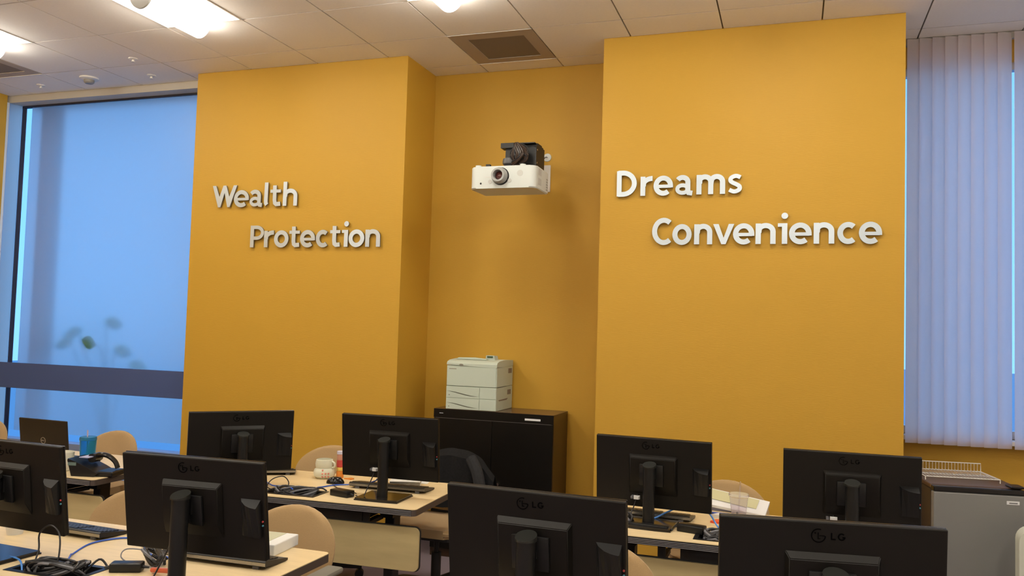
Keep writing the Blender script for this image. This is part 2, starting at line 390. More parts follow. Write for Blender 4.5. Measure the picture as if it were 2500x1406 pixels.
bm = BM(); box(bm, XL, PLx0 - .001, GY - .05, GY + .03, 0.0, 0.04); obj('sill', bm, sill_m, win)
bm = BM(); rbox(bm, XL + .001, PLx0 - .002, 5.585, 5.60, 1.005, 1.228, .002, 1); obj('rail', bm, rail_m, win)
bm = BM()
for x in (XL + .05, -5.75, PLx0 - .05): box(bm, x - .015, x + .015, 5.601, GY - .005, 1.05, 1.18)
obj('rail_bracket', bm, rail_m, win)

# ---- right window behind vertical blinds
win2 = struct(thing('window_2', 'window behind the vertical blinds', 'window')); del win2['category']
bm = BM()
for z in ((WZ0, WZ0 + .05), (WZ1 - .05, WZ1)): box(bm, PRx1, 3.0, WY + .04, WY + .10, z[0], z[1])
for x, w_ in ((PRx1 + .0, .012), (1.52, .05), (2.2, .05), (2.95, .05)): box(bm, x, x + w_, WY + .041, WY + .099, WZ0 + .05, WZ1 - .05)
obj('frame', bm, alu_frame, win2)
for a, b in ((PRx1 + .012, 1.52), (1.57, 2.2), (2.25, 2.95)):
    bm = BM(); box(bm, a, b, WY + .065, WY + .073, WZ0 + .05, WZ1 - .05); obj('pane', bm, clear_m, win2)
bm = BM(); rbox(bm, PRx1 + .001, 3.0, 5.985, WY + .04, WZ0 - .03, WZ0, .004, 1); obj('sill', bm, white_metal, win2)
bl = thing('vertical_blind', 'cream vertical blinds hanging over the right-hand window', 'blinds', (PRx1, 5.96, 3.66))
bm = BM(); rbox(bm, 0.004, 2.3, .012, .05, -.045, -.001, .004, 1); obj('headrail', bm, mat('headrail_shade', (0.30, 0.28, 0.25), 0.6), bl)
vane0 = None
for k in range(28):
    x = 0.104 + k * 0.0756 + (.018 if k >= 8 else 0) + (.016 if k >= 9 else 0)
    ang = math.radians(18 + random.uniform(-1.5, 1.5))
    
    
    if vane0 is None:
        bm = BM(); w = .0445; n = 6; top, bot = -.010, -2.665
        A = []
        for q in range(n + 1):
            u = -w + 2 * w * q / n; bulge = 0.006 * (1 - (u / w) ** 2)
            A.append([bm.verts.new((u, -bulge, z)) for z in (top, bot)] + [bm.verts.new((u, -bulge + .0007, z)) for z in (top, bot)])
        for a, b in zip(A, A[1:]):
            bm.faces.new((a[0], a[1], b[1], b[0])); bm.faces.new((a[2], b[2], b[3], a[3])); bm.faces.new((a[0], b[0], b[2], a[2])); bm.faces.new((a[1], a[3], b[3], b[1]))
        bm.faces.new((A[0][0], A[0][2], A[0][3], A[0][1])); bm.faces.new((A[-1][0], A[-1][1], A[-1][3], A[-1][2]))
        o = vane0 = obj('vane', bm, vane_m, bl, smooth=True)
    else: o = vane0.copy(); C.objects.link(o)
    o.location = (x, 0.0, 0); o.rotation_euler = (0, 0, ang)
bm = BM(); tube(bm, [(0.03, .03, -2.645), (2.25, .03, -2.645)], 0.0016, 4, 1, False); obj('bead_chain', bm, white_metal, bl)
# baseboards
for nm, a in (('baseboard_left', (PLx0, PLx1, PY - .012, PY - .0005)), ('baseboard_centre', (PLx1 + .001, PRx0 - .001, RY - .012, RY - .0005)), ('baseboard_right', (PRx0, PRx1, PY - .012, PY - .0005)), ('baseboard_window', (PRx1 + .001, XR - .001, WY - .012, WY - .0005))):
    bm = BM(); box(bm, *a, 0, .1); struct(obj(nm, bm, band))
# ---- outdoors
bm = BM(); box(bm, -30, 30, 6.3, 60, -.3, -.2); o = obj('ground', bm, outdoor); struct(o)
bm = BM(); box(bm, -6.78, -6.60, 5.97, 6.10, -.2, 4.2); o = obj('outdoor_column', bm, conc); tag(o, 'blurred dark column outside the frosted window, at its left end', 'column')
pl = thing('potted_plant', 'blurred tall plant standing outside behind the frosted glass', 'plant', (-5.93, 6.12, -.2))
bm = BM(); lathe(bm, [(0.13, 0), (0.18, .4), (0.17, .4), (0.16, .36)], 20); obj('pot', bm, pot_m, pl, True)
for k, (tx, tz) in enumerate(((-.07, 1.62), (-.36, 1.70), (-.46, 1.6), (.10, 1.55), (.28, 1.42), (-.02, 1.80))):
    bm = BM(); tube(bm, [(0, 0, .36), (tx * .2, -.02, tz * .6), (tx * .8, -.06, tz * .95), (tx, -.25 if k == 0 else -.02, tz)], 0.007, 5, 5); st = obj('stem', bm, stem_m, pl)
    bm = BM(); L = .19 if k == 0 else .26; n = 8; sg = 1 if tx > -.1 else -1
    yb = -.295 if k == 0 else -.03
    up = []; dn = []
    for q in range(n + 1):
        u = q / n; wd = .055 * math.sin(PI * min(1, u * 1.0)) ** .8 + .001
        c = Vector((tx + sg * (u - .2) * L * .8, yb, tz + .03 - u * .05)); up.append(c + Vector((0, .01, wd))); dn.append(c - Vector((0, .01, wd)))
    V = [bm.verts.new(v) for v in up]; V2 = [bm.verts.new(v) for v in dn]; V3 = [bm.verts.new(v + Vector((0, .004, 0))) for v in up]; V4 = [bm.verts.new(v + Vector((0, .004, 0))) for v in dn]
    for q in range(n):
        bm.faces.new((V[q], V[q + 1], V2[q + 1], V2[q])); bm.faces.new((V3[q], V4[q], V4[q + 1], V3[q + 1])); bm.faces.new((V[q], V3[q], V3[q + 1], V[q + 1])); bm.faces.new((V2[q], V2[q + 1], V4[q + 1], V4[q]))
    obj('leaf', bm, leaf_m, pl)

# ------------------------------------------------------------------ wall lettering
LY0, LY1 = 5.466, 5.478
def ribbon(bm, pts, w, dz=0.0, closed=False, wf=None):
    P = [Vector((p[0], p[1])) for p in pts]; n = len(P); Ls = []; Rs = []
    for i in range(n):
        if closed: a = P[i - 1]; b = P[(i + 1) % n]
        else: a = P[max(i - 1, 0)]; b = P[min(i + 1, n - 1)]
        d1 = (P[i] - a) if (i > 0 or closed) else (b - P[i]); d2 = (b - P[i]) if (i < n - 1 or closed) else (P[i] - a)
        d1 = d1.normalized(); d2 = d2.normalized(); t = (d1 + d2).normalized(); nn = Vector((-t.y, t.x)); k = 1 / max(0.5, nn.dot(Vector((-d1.y, d1.x))))
        ww = (wf(i / (n - 1)) if wf else 1) * w / 2 * k
        Ls.append(P[i] + nn * ww); Rs.append(P[i] - nn * ww)
    F = [[bm.verts.new((p.x, y, p.y)) for p in lst] for lst, y in ((Ls, LY0 + dz), (Rs, LY0 + dz), (Ls, LY1), (Rs, LY1))]
    for i in range(n if closed else n - 1):
        j = (i + 1) % n
        for q, (a, b) in enumerate(((0, 1), (3, 2), (2, 0), (1, 3))):
            f = bm.faces.new((F[a][i], F[a][j], F[b][j], F[b][i])); f.material_index = 0 if q == 0 else 1
    if not closed:
        for i in (0, -1): f = bm.faces.new((F[0][i], F[1][i], F[3][i], F[2][i])); f.material_index = 1
def arc(cx, cy, rx, ry, a0, a1, n=18): return [(cx + rx * math.cos(math.radians(a0 + (a1 - a0) * i / n)), cy + ry * math.sin(math.radians(a0 + (a1 - a0) * i / n))) for i in range(n + 1)]
def glyph(bm, ch, W_, X, w):
    e = 0.0001; h2 = w / 2; wt = w * .82
    def st(p, dz=0, ww=w, **k): ribbon(bm, p, ww, dz * e, **k)
    cap = 1.33 * X; asc = 1.44 * X
    if ch == 'o': st(arc(W_ / 2, X / 2, (W_ - w) / 2, (X - wt) / 2, 0, 345, 23), closed=True)
    elif ch == 'e':
        st([(h2 * .8, X * .47), (W_ - h2 * .75, X * .47)], 1, wt * .8)
        st([(W_ - h2, X * .40)] + arc(W_ / 2, X / 2, (W_ - w) / 2, (X - wt) / 2, 4, 312, 24))
    elif ch == 'c': st(arc(W_ * .54, X / 2, W_ * .54 - h2, (X - wt) / 2, 48, 312, 22))
    elif ch == 'C': st(arc(W_ * .56, cap / 2, W_ * .56 - h2, (cap - wt) / 2, 50, 310, 24))
    elif ch == 'a':
        xs = W_ - w * .95
        st(arc(W_ * .43, X * .66, xs - W_ * .43, X * .34 - wt / 2, 150, 0, 12) + [(xs, w * .75), (xs + w * .18, w * .42), (W_ - w * .05, w * .30)])
        st(arc((h2 + xs) / 2, X * .30, (xs - h2) / 2, X * .30 - wt / 2, 0, 345, 20), 1, wt * .95, closed=True)
    elif ch == 'l': st([(h2, asc), (h2, X * .34), (h2 + w * .05, w * .75), (h2 + w * .35, w * .35)])
    elif ch == 't':
        xs = W_ * .42; st([(xs, 1.24 * X), (xs, X * .36), (xs + w * .12, w * .75), (xs + w * .5, w * .47), (W_ - w * .05, w * .55)])
        st([(0, X * .90), (W_, X * .90)], 1, wt * .9)
    elif ch in 'hn':
        st([(h2, 0), (h2, asc if ch == 'h' else X)]); st([(h2 * 1.2, X * .55)] + arc(W_ / 2, X * .60, (W_ - w) / 2, X * .40 - wt / 2, 150, 0, 12) + [(W_ - h2, 0)], 1)
    elif ch == 'r': st([(h2, 0), (h2, X)]); st([(h2 * 1.2, X * .5)] + arc(W_ * .86, X * .52, W_ * .86 - h2, X * .48 - wt / 2, 155, 88, 8), 1)
    elif ch == 'm':
        st([(h2, 0), (h2, X)]); md = W_ / 2
        st([(h2 * 1.2, X * .55)] + arc((h2 + md) / 2, X * .62, (md - h2) / 2, X * .38 - wt / 2, 150, 0, 10) + [(md, 0)], 1)
        st([(md, X * .5)] + arc((md + W_ - h2) / 2, X * .62, (W_ - h2 - md) / 2, X * .38 - wt / 2, 150, 0, 10) + [(W_ - h2, 0)], 2)
    elif ch == 'i':
        st([(W_ - h2, 0), (W_ - h2, X)]); st([(0, X - wt * .42), (W_ - h2, X - wt * .42)], 1, wt * .84)
        cx, cy, r = W_ - h2 * 1.0, 1.36 * X, w * .62
        pts = arc(cx, cy, r, r, 0, 345, 23); F0 = [bm.verts.new((x, LY0, z)) for x, z in pts]; F1 = [bm.verts.new((x, LY1, z)) for x, z in pts]
        bm.faces.new(F0); bm.faces.new(F1).material_index = 1
        for i in range(len(pts)): bm.faces.new((F0[i - 1], F0[i], F1[i], F1[i - 1])).material_index = 1
    elif ch == 's':
        r = lambda u, v: (h2 + u * (W_ - w), wt / 2 + v * (X - wt))
        P = [r(*q) for q in ((1.0, .90), (.72, .985), (.45, .99), (.12, .88), (.06, .70), (.28, .57), (.62, .46), (.92, .32), (.90, .13), (.58, .01), (.28, .015), (-.05, .12))]
        st([(p.x, p.y) for p in smooth_path([(x, y, 0) for x, y in P], 4)], 0, wt)
    elif ch == 'v': poly(bm, [(0, X), (w * 1.05, X), (W_ / 2 + w * .02, w * 1.25), (W_ - w * 1.05, X), (W_, X), (W_ / 2 + w * .42, 0), (W_ / 2 - w * .42, 0)])
    elif ch == 'W':
        poly(bm, [(0, cap), (w * .98, cap), (W_ * .30, w * 2.6), (W_ * .44, cap), (W_ * .56, cap), (W_ * .70, w * 2.6), (W_ - w * .98, cap), (W_, cap), (W_ * .74, 0), (W_ * .64, 0), (W_ * .50, cap * .66), (W_ * .36, 0), (W_ * .26, 0)])
    elif ch == 'P':
        st([(h2, 0), (h2, cap)]); ry = cap * .29 - wt / 4; cy = cap - wt / 2 - ry
        st([(h2 * .6, cap - wt / 2), (W_ * .45, cap - wt / 2)] + arc(W_ * .45, cy, W_ * .55 - h2, ry, 85, -85, 12) + [(h2, cy - ry)], 1, wt)
    elif ch == 'D':
        st([(h2, 0), (h2, cap)]); st([(h2 * .6, cap - wt / 2), (W_ * .32, cap - wt / 2)] + arc(W_ * .32, cap / 2, W_ * .68 - h2, (cap - wt) / 2, 86, -86, 16) + [(h2 * .6, wt / 2)], 1)
def poly(bm, pts):
    F0 = [bm.verts.new((x, LY0, z)) for x, z in pts]; F1 = [bm.verts.new((x, LY1, z)) for x, z in pts]
    for t in tessellate_polygon([[Vector((x, z, 0)) for x, z in pts]]): bm.faces.new([F0[i] for i in t]); bm.faces.new([F1[i] for i in t]).material_index = 1
    for i in range(len(pts)): bm.faces.new((F0[i - 1], F0[i], F1[i], F1[i - 1])).material_index = 1
WORDS = [
 ('wall_sign', 'silver metal letters reading Wealth on the left orange wall', [('W', -4.415, -4.184), ('e', -4.208, -4.067), ('a', -4.064, -3.941), ('l', -3.926, -3.876), ('t', -3.87, -3.776), ('h', -3.754, -3.627)], 2.555, .1305),
 ('wall_sign', 'silver metal letters reading Protection on the left orange wall', [('P', -4.038, -3.91), ('r', -3.91, -3.81), ('o', -3.819, -3.689), ('t', -3.682, -3.591), ('e', -3.586, -3.453), ('c', -3.447, -3.333), ('t', -3.324, -3.238), ('i', -3.223, -3.171), ('o', -3.164, -3.033), ('n', -3.023, -2.901)], 2.234, .128),
 ('wall_sign', 'silver metal letters reading Dreams on the right orange wall', [('D', -1.134, -0.999), ('r', -0.974, -0.884), ('e', -0.887, -0.759), ('a', -0.747, -0.632), ('m', -0.607, -0.425), ('s', -0.412, -0.314)], 2.566, .128),
 ('wall_sign', 'silver metal letters reading Convenience on the right orange wall', [('C', -0.89, -0.753), ('o', -0.757, -0.632), ('n', -0.616, -0.501), ('v', -0.496, -0.364), ('e', -0.371, -0.239), ('n', -0.232, -0.11), ('i', -0.097, -0.04), ('e', -0.03, 0.104), ('n', 0.116, 0.236), ('c', 0.253, 0.369), ('e', 0.376, 0.507)], 2.239, .131)]
for nm, lab, letters, base, X in WORDS:
    t = thing(nm, lab, 'sign', ((letters[0][1] + letters[-1][2]) / 2, 5.49, base), group='metal wall lettering')
    for ch, a, b in letters:
        bm = BM(); glyph(bm, ch, b - a, X, .0325)
        # standoff pins carry each letter off the wall
        zc = X * .5; xc = {'i': (b - a) - .016, 'l': .016, 'P': .016, 'D': .016, 'r': .016, 'h': .016, 'n': .016, 'm': .016, 'o': .016, 'c': .018, 'C': .018, 'e': .018, 't': (b - a) * .42, 'a': (b - a) - .031}.get(ch, (b - a) * .5)
        if ch == 'C': zc = X * .66
        if ch == 'v': zc = X * .12
        if ch == 'W': zc = X * 1.1
        vs_ = box(bm, xc - .004, xc + .004, LY1 - .002, 5.4899, zc - .004, zc + .004, mi=1)
        bmesh.ops.translate(bm, verts=bm.verts[:], vec=(a - t.location.x, -5.49, 0))
        lt_ = obj('letter', bm, None, t, mats=[alu, alu_side])
        c0 = Vector(((a + b) / 2 - t.location.x, -.016, X / 2)); a_ = random.uniform(-.03, .03); Mx = T(*c0) @ Matrix.Rotation(a_, 4, 'X') @ Matrix.Rotation(random.uniform(-.03, .03), 4, 'Z') @ T(*(-c0)); lt_.data.transform(Mx)

# ------------------------------------------------------------------ tables
TW, TD, TH = 1.524, 0.74, 0.74
HX0, HX1, HY0, HY1 = -.15, .15, .065, .215
def make_table():
    t = thing('training_table', '', 'table')
    out = rrect(-TW / 2, TW / 2, 0, TD, .025); hole = [(HX0, HY0), (HX0, HY1), (HX1, HY1), (HX1, HY0)]
    bm = BM(); prism(bm, out, TH - .003, TH, 'z', holes=[hole]); obj('tabletop', bm, lam, t)
    bm = BM(); prism(bm, [(x * 1.0013, TD / 2 + (y - TD / 2) * 1.0026) for x, y in out], TH - .034, TH - .003, 'z', holes=[hole]); obj('edge_band', bm, band, t)
    bm = BM(); box(bm, -TW / 2 + .02, TW / 2 - .02, -.0035, -.001, TH - .034, TH - .003)
    f = obj('front_edging', bm, rubber, t, label='black ribbed rubber front edge')
    bm = BM()
    for k in range(4): box(bm, -TW / 2 + .02, TW / 2 - .02, -.0065, -.0035, TH - .0105 - k * .0068, TH - .0088 - k * .0068)
    obj('rib', bm, rib_m, f)
    # cable box let into the top
    bm = BM(); prism(bm, [(HX0 - .012, HY0 - .012), (HX1 + .012, HY0 - .012), (HX1 + .012, HY1 + .012), (HX0 - .012, HY1 + .012)], TH, TH + .002, 'z', holes=[[(HX0 + .008, HY0 + .008), (HX0 + .008, HY1 - .008), (HX1 - .008, HY1 - .008), (HX1 - .008, HY0 + .008)]])
    g_ = obj('cable_box', bm, black2, t)
    bm = BM()
    for a in ((HX0 + .001, HX1 - .001, HY0 + .001, HY0 + .007), (HX0 + .001, HX1 - .001, HY1 - .007, HY1 - .001), (HX0 + .001, HX0 + .007, HY0 + .007, HY1 - .007), (HX1 - .007, HX1 - .001, HY0 + .007, HY1 - .007)): box(bm, *a, TH - .07, TH - .0005)
    box(bm, HX0 + .001, HX1 - .001, HY0 + .001, HY1 - .001, TH - .075, TH - .07); obj('tray', bm, rubber, g_)
    # wire trough, legs, modesty panel
    bm = BM(); box(bm, -.22, .43, .09, .30, TH - .105, TH - .078); box(bm, -.22, .43, .09, .10, TH - .078, TH - .0345); box(bm, -.22, .43, .29, .30, TH - .078, TH - .0345); obj('wire_trough', bm, steel_black, t)
    for s in (-1, 1):
        xl = s * (TW / 2 - .27)
        bm = BM(); rbox(bm, xl - .028, xl + .028, .30, .38, .06, TH - .035, .004, 1); prism(bm, [(xl - .10, TH - .035), (xl + .03, TH - .035), (xl + .03, TH - .12), (xl - .03, TH - .12)] if s > 0 else [(xl - .03, TH - .035), (xl + .10, TH - .035), (xl + .03, TH - .12), (xl - .03, TH - .12)], .27, .30, 'y')
        lg = obj('leg', bm, steel_black, t)
        bm = BM(); prism(bm, [(.02, .03), (.54, .03), (.54, .045), (.40, .09), (.28, .09), (.02, .045)], xl - .03, xl + .03, 'x')
        for yy in (.05, .51): cyl(bm, (xl, yy, 0), (xl, yy, .03), .022)
        obj('foot', bm, steel_black, lg)
    # modesty panel hangs on the camera side, below the trough
    o2 = rrect(-TW / 2 + .03, TW / 2 - .005, TH - .325, TH - .108, .028)
    bm = BM(); prism(bm, o2, .072, .084, 'y'); m_ = obj('modesty_panel', bm, lam2, t)
    bm = BM(); prism(bm, [(x * 1.005, TH - .216 + (z - TH + .216) * 1.045) for x, z in o2], .0845, .094, 'y'); obj('panel_frame', bm, rubber, m_)
    for s in (-1, 1):
        xb_ = .45 if s > 0 else -.305
        bm = BM(); box(bm, xb_ - .018, xb_ + .018, .0945, .106, TH - .125, TH - .0345); box(bm, xb_ - .018, xb_ + .018, .1062, .27, TH - .125, TH - .1055); obj('panel_bracket', bm, steel_black, m_)
    return t
TAB = [('maple training table in the front row with the white box on it', -2.50, 2.22, 0), ('maple training table nearest the camera, holding the two front right monitors', -.25, 2.20, 0),
       ('maple training table in the middle, between the left orange wall and the black cabinet', -2.53, 3.775, math.radians(2.5)), ('maple training table below the word Dreams, behind the front right monitors', -.25, 3.765, 0),
       ('maple training table at far left with the laptop and blue tumbler', -4.462, 3.70, 0)]
T0 = make_table(); tabs = []
for k, (lab, x, y, r) in enumerate(TAB):
    t = T0 if k == 0 else copy_tree(T0)
    t.location = (x, y, 0); t.rotation_euler = (0, 0, r); t['label'] = lab; t['group'] = 'training tables in two rows'; tabs.append(t)

# ------------------------------------------------------------------ monitors
MW, MH = .56, .3375
def make_monitor(px_z, tilt):
    """origin on the table under the neck; the screen faces +y, away from the camera"""
    t = thing('monitor', '', 'monitor')
    bm = BM(); prism(bm, [(-.1225, -.105), (-.05, -.112), (.05, -.112), (.1225, -.105), (.1225, .105), (-.1225, .105)], 0, .006, 'z')
    prism(bm, [(-.119, -.101), (-.05, -.108), (.05, -.108), (.119, -.101), (.119, .101), (-.119, .101)], .006, .014, 'z'); bs = obj('base', bm, black_gloss, t)
    zt = px_z + .045
    bm = BM(); el = [(.028 * math.cos(2 * PI * i / 20), -.022 + .030 * math.sin(2 * PI * i / 20)) for i in range(20)]
    prism(bm, el, .0142, zt - .008, 'z'); nk = obj('neck', bm, black2, t, True)
    bm = BM(); el2 = [(x * 1.14, -.022 + (y + .022) * 1.12) for x, y in el]; prism(bm, el2, zt - .008, zt, 'z')
    for v in bm.verts:
        if v.co.z > zt - .001: v.co.z += (v.co.y + .045) * .3
    obj('neck_cap', bm, cap_m, nk, True)
    bm = BM(); box(bm, -.022, .022, .008, .028, px_z - .02, px_z + .03); box(bm, -.012, .012, .006, .02, px_z - .05, px_z + .02); obj('tilt_hinge', bm, black2, nk)
    M = T(0, .045, px_z) @ Matrix.Rotation(tilt, 4, 'X')      # panel frame: x right, z up, y to the screen side; top leans to -y
    h, w = MH / 2, MW / 2
    bm = BM(); rbox(bm, -w, w, .0, .018, -h, h, .004, 2, M); pn = obj('panel', bm, black, t)
    bm = BM(); rbox(bm, -w - .0004, w + .0004, .0181, .024, -h - .0004, h + .0004, .0015, 1, M); obj('bezel', bm, black_gloss, pn)
    bm = BM(); box(bm, -w + .012, w - .012, .0241, .0246, -h + .02, h - .012, M); obj('screen', bm, screen_m, pn)
    # raised housing with a chamfered top edge
    hx0, hx1, hz1, hz0 = -.115, .122, h - .078, -h + .065
    bm = BM()
    def frus(x0_, x1_, z0_, z1_, d, ct, cs, cb, y_=0.0):
        a = [(x0_, y_, z0_), (x1_, y_, z0_), (x1_, y_, z1_), (x0_, y_, z1_)]; b = [(x0_ + cs, y_ - d, z0_ + cb), (x1_ - cs, y_ - d, z0_ + cb), (x1_ - cs, y_ - d, z1_ - ct), (x0_ + cs, y_ - d, z1_ - ct)]
        va = [bm.verts.new(p) for p in a]; vb = [bm.verts.new(p) for p in b]
        bm.faces.new(vb); bm.faces.new(list(reversed(va)))
        for i in range(4): bm.faces.new((va[i], va[(i + 1) % 4], vb[(i + 1) % 4], vb[i]))
        xf(va + vb, M)
    frus(hx0, hx1, hz0, hz1, .020, .017, .010, .05, -.0002)
    bmesh.ops.bevel(bm, geom=[e_ for e_ in bm.edges], offset=.0022, segments=2, affect='EDGES')
    obj('housing', bm, black, pn, True)
    bm = BM(); rbox(bm, -.058, .058, -.031, -.0204, -.055, .048, .003, 2, M); pl_ = obj('stand_plate', bm, black2, pn, True)
    # wedge shaped connector pod near the right edge
    bm = BM(); xa, xb = .192, .268; zt_, zb_ = h - .125, -h + .085
    top = [(xa, 0), (xa + .010, -.012), (xa + .030, -.024), (xa + .05, -.030), (xb - .003, -.033), (xb, -.031), (xb, 0)]
    A = [bm.verts.new((x, y - .0002, zt_)) for x, y in top]; B = [bm.verts.new((x, y * .45 - .0002, zb_)) for x, y in top]
    for v in A: v.co.z += v.co.y * .6
    bm.faces.new(A); bm.faces.new(list(reversed(B)))
    for i in range(len(top)): j = (i + 1) % len(top); bm.faces.new((A[i], A[j], B[j], B[i]))
    xf(A + B, M); obj('connector_pod', bm, black2, pn)
    bm = BM(); cyl(bm, M @ Vector((.2735, -.0002, -.030)), M @ Vector((.2735, -.003, -.030)), .0032, 10); obj('audio_jack', bm, port_r, pn, label='red audio jack')
    bm = BM(); cyl(bm, M @ Vector((.2735, -.0002, -.044)), M @ Vector((.2735, -.003, -.044)), .0032, 10); obj('audio_jack', bm, port_b, pn, label='blue audio jack')
    # maker's mark: roundel with the stylised face, then two letters
    bm = BM(); cx, cz, r = -.032, h - .036, .0185
    def ring(r0, r1, a0, a1, n=28):
        pts = [(cx + r1 * math.cos(math.radians(a0 + (a1 - a0) * i / n)), cz + r1 * math.sin(math.radians(a0 + (a1 - a0) * i / n))) for i in range(n + 1)]
        pts += [(cx + r0 * math.cos(math.radians(a1 + (a0 - a1) * i / n)), cz + r0 * math.sin(math.radians(a1 + (a0 - a1) * i / n))) for i in range(n + 1)]
        prism(bm, pts, -.0012, -.0002, 'y', M)
    def bar(x0_, x1_, z0_, z1_): box(bm, x0_, x1_, -.0012, -.0002, z0_, z1_, M)
    ring(r - .0030, r, 70, 360); bar(cx + .002, cx + r - .003, cz - .0013, cz + .0013)      # the G that runs round the rim
    bar(cx - .0020, cx + .0006, cz - .009, cz + .008); bar(cx + .0006, cx + .005, cz - .009, cz - .0065); cyl(bm, M @ Vector((cx - .008, -.0002, cz + .0065)), M @ Vector((cx - .008, -.0012, cz + .0065)), .0022, 10)
    obj('maker_emblem', bm, emblem_m, pn)
    bm = BM(); lx = cx + r + .012; zh = .018; s_ = .0034
    bar(lx, lx + s_, cz - zh / 2, cz + zh / 2); bar(lx + s_, lx + .012, cz - zh / 2, cz - zh / 2 + s_)
    cx2 = lx + .0265; old = (cx, r); cx, r = cx2, .0095; ring(r - s_, r, 45, 360, 20); bar(cx + .002, cx + r - .001, cz - s_, cz + .0004); obj('maker_letters', bm, emblem_m, pn)
    return t, M, pn
MON = [('M1', 'black monitor cut off by the left edge of the picture, in the front row', -2.838, 2.426, 0.999, -.046, .118, 0),
 ('M2', 'black monitor beside the white box on the front left table', -1.946, 2.384, 1.013, .053, .145, 0),
 ('M3', 'black monitor on the middle table below the Protection sign, turned squarely to the camera', -2.889, 3.916, .985, .768, .079, 0),
 ('M4', 'black monitor between the cream mug and the black cabinet', -2.04, 4.036, 1.0, .043, .10, 1),
 ('M5', 'black monitor in the front centre, in front of the black cabinet', -.72, 2.386, 1.005, -.049, .133, 0),
 ('M6', 'black monitor at the left end of the right rear table, below the word Dreams', -.634, 4.051, .977, -.063, .084, 1),
 ('M7', 'black monitor just left of the grey fridge', .247, 3.929, .988, .024, .059, 1),
 ('M8', 'largest black monitor, nearest the camera in the lower right', .099, 2.327, 1.01, .156, .063, 0)]
for nm, lab, x, y, z, yaw, tilt, plugs in MON:
    t, M, pn = make_monitor(z - TH, tilt)
    r = Vector((math.cos(yaw), math.sin(yaw))); b = Vector((math.sin(yaw), -math.cos(yaw)))
    p = Vector((x, y)) + b * .045
    t.location = (p.x, p.y, TH); t.rotation_euler = (0, 0, yaw); t['label'] = lab; t['group'] = 'black flat monitors seen from behind'
    if plugs:
        bm = BM(); box(bm, -.085, -.055, -.028, -.0206, -.125, -.108, M); box(bm, -.082, -.058, -.04, -.028, -.123, -.110, M); obj('video_plug', bm, label_w, pn, label='pale video plug left of the neck')
        bm = BM(); box(bm, -.100, -.089, -.030, -.0003, -.124, -.113, M); obj('power_plug', bm, cable_grey, pn)
    # cables leave the underside of the housing and drop behind the neck
    bm = BM()
    P0 = M @ Vector((-.07, -.012, -.105)); tube(bm, [P0, P0 + Vector((-.01, -.02, -.05)), Vector((-.09, -.035, .03)), Vector((-.085, -.06, .019))], .003, 6, 5); obj('video_cable', bm, cable_blk, t, True)

# ------------------------------------------------------------------ keyboards
def make_keyboard():
    t = thing('keyboard', '', 'keyboard')
    bm = BM(); prism(bm, [(-.075, .012), (-.078, .030), (-.070, .034), (.060, .014), (.078, .010), (.078, .002), (.060, .0)], -.225, .225, 'x')
    o = obj('body', bm, black2, t)
    bm = BM(); box(bm, -.226, .226, -.0795, -.0775, .016, .028); obj('rear_strip', bm, silver, o)
    bm = BM()
    for r in range(5):
        yy = -.062 + r * .0205; zz = .0325 - (r * .0205 + .006) * .1538
        xx = -.215
        while xx < .205:
            w = .017
            if r == 4 and -.12 < xx < -.05: w = .11
            if not (.078 < xx + w / 2 < .088): box(bm, xx, xx + w, yy, yy + .0165, zz - .003, zz + .003)
            xx += w + .0025
    k = obj('keys', bm, key_m, t); k['kind'] = 'stuff'
    for s in (-1, 1):
        bm = BM(); box(bm, s * .18 - .012, s * .18 + .012, -.070, -.062, 0, .014); obj('foot', bm, cable_grey, t)
    return t
KB = [('black keyboard behind the leftmost monitor, its right end showing', -2.885, 2.80, math.radians(-3), TH), ('black keyboard with a silver edge under the monitor beside the white box', -2.05, 2.71, math.radians(2), TH),
      ('black keyboard behind the turned monitor on the middle table', -3.05, 4.30, math.radians(32), TH), ('black keyboard behind the monitor next to the cream mug', -2.12, 4.245, math.radians(3), TH),
      ('black keyboard behind the monitor below the word Dreams', -.68, 4.215, math.radians(-4), TH)]
K0 = None
for lab, x, y, r, z in KB:
    if K0 is None: t = K0 = make_keyboard()
    else: t = copy_tree(K0)
    t.location = (x, y, z); t.rotation_euler = (0, 0, r); t['label'] = lab; t['group'] = 'black keyboards on the tables'

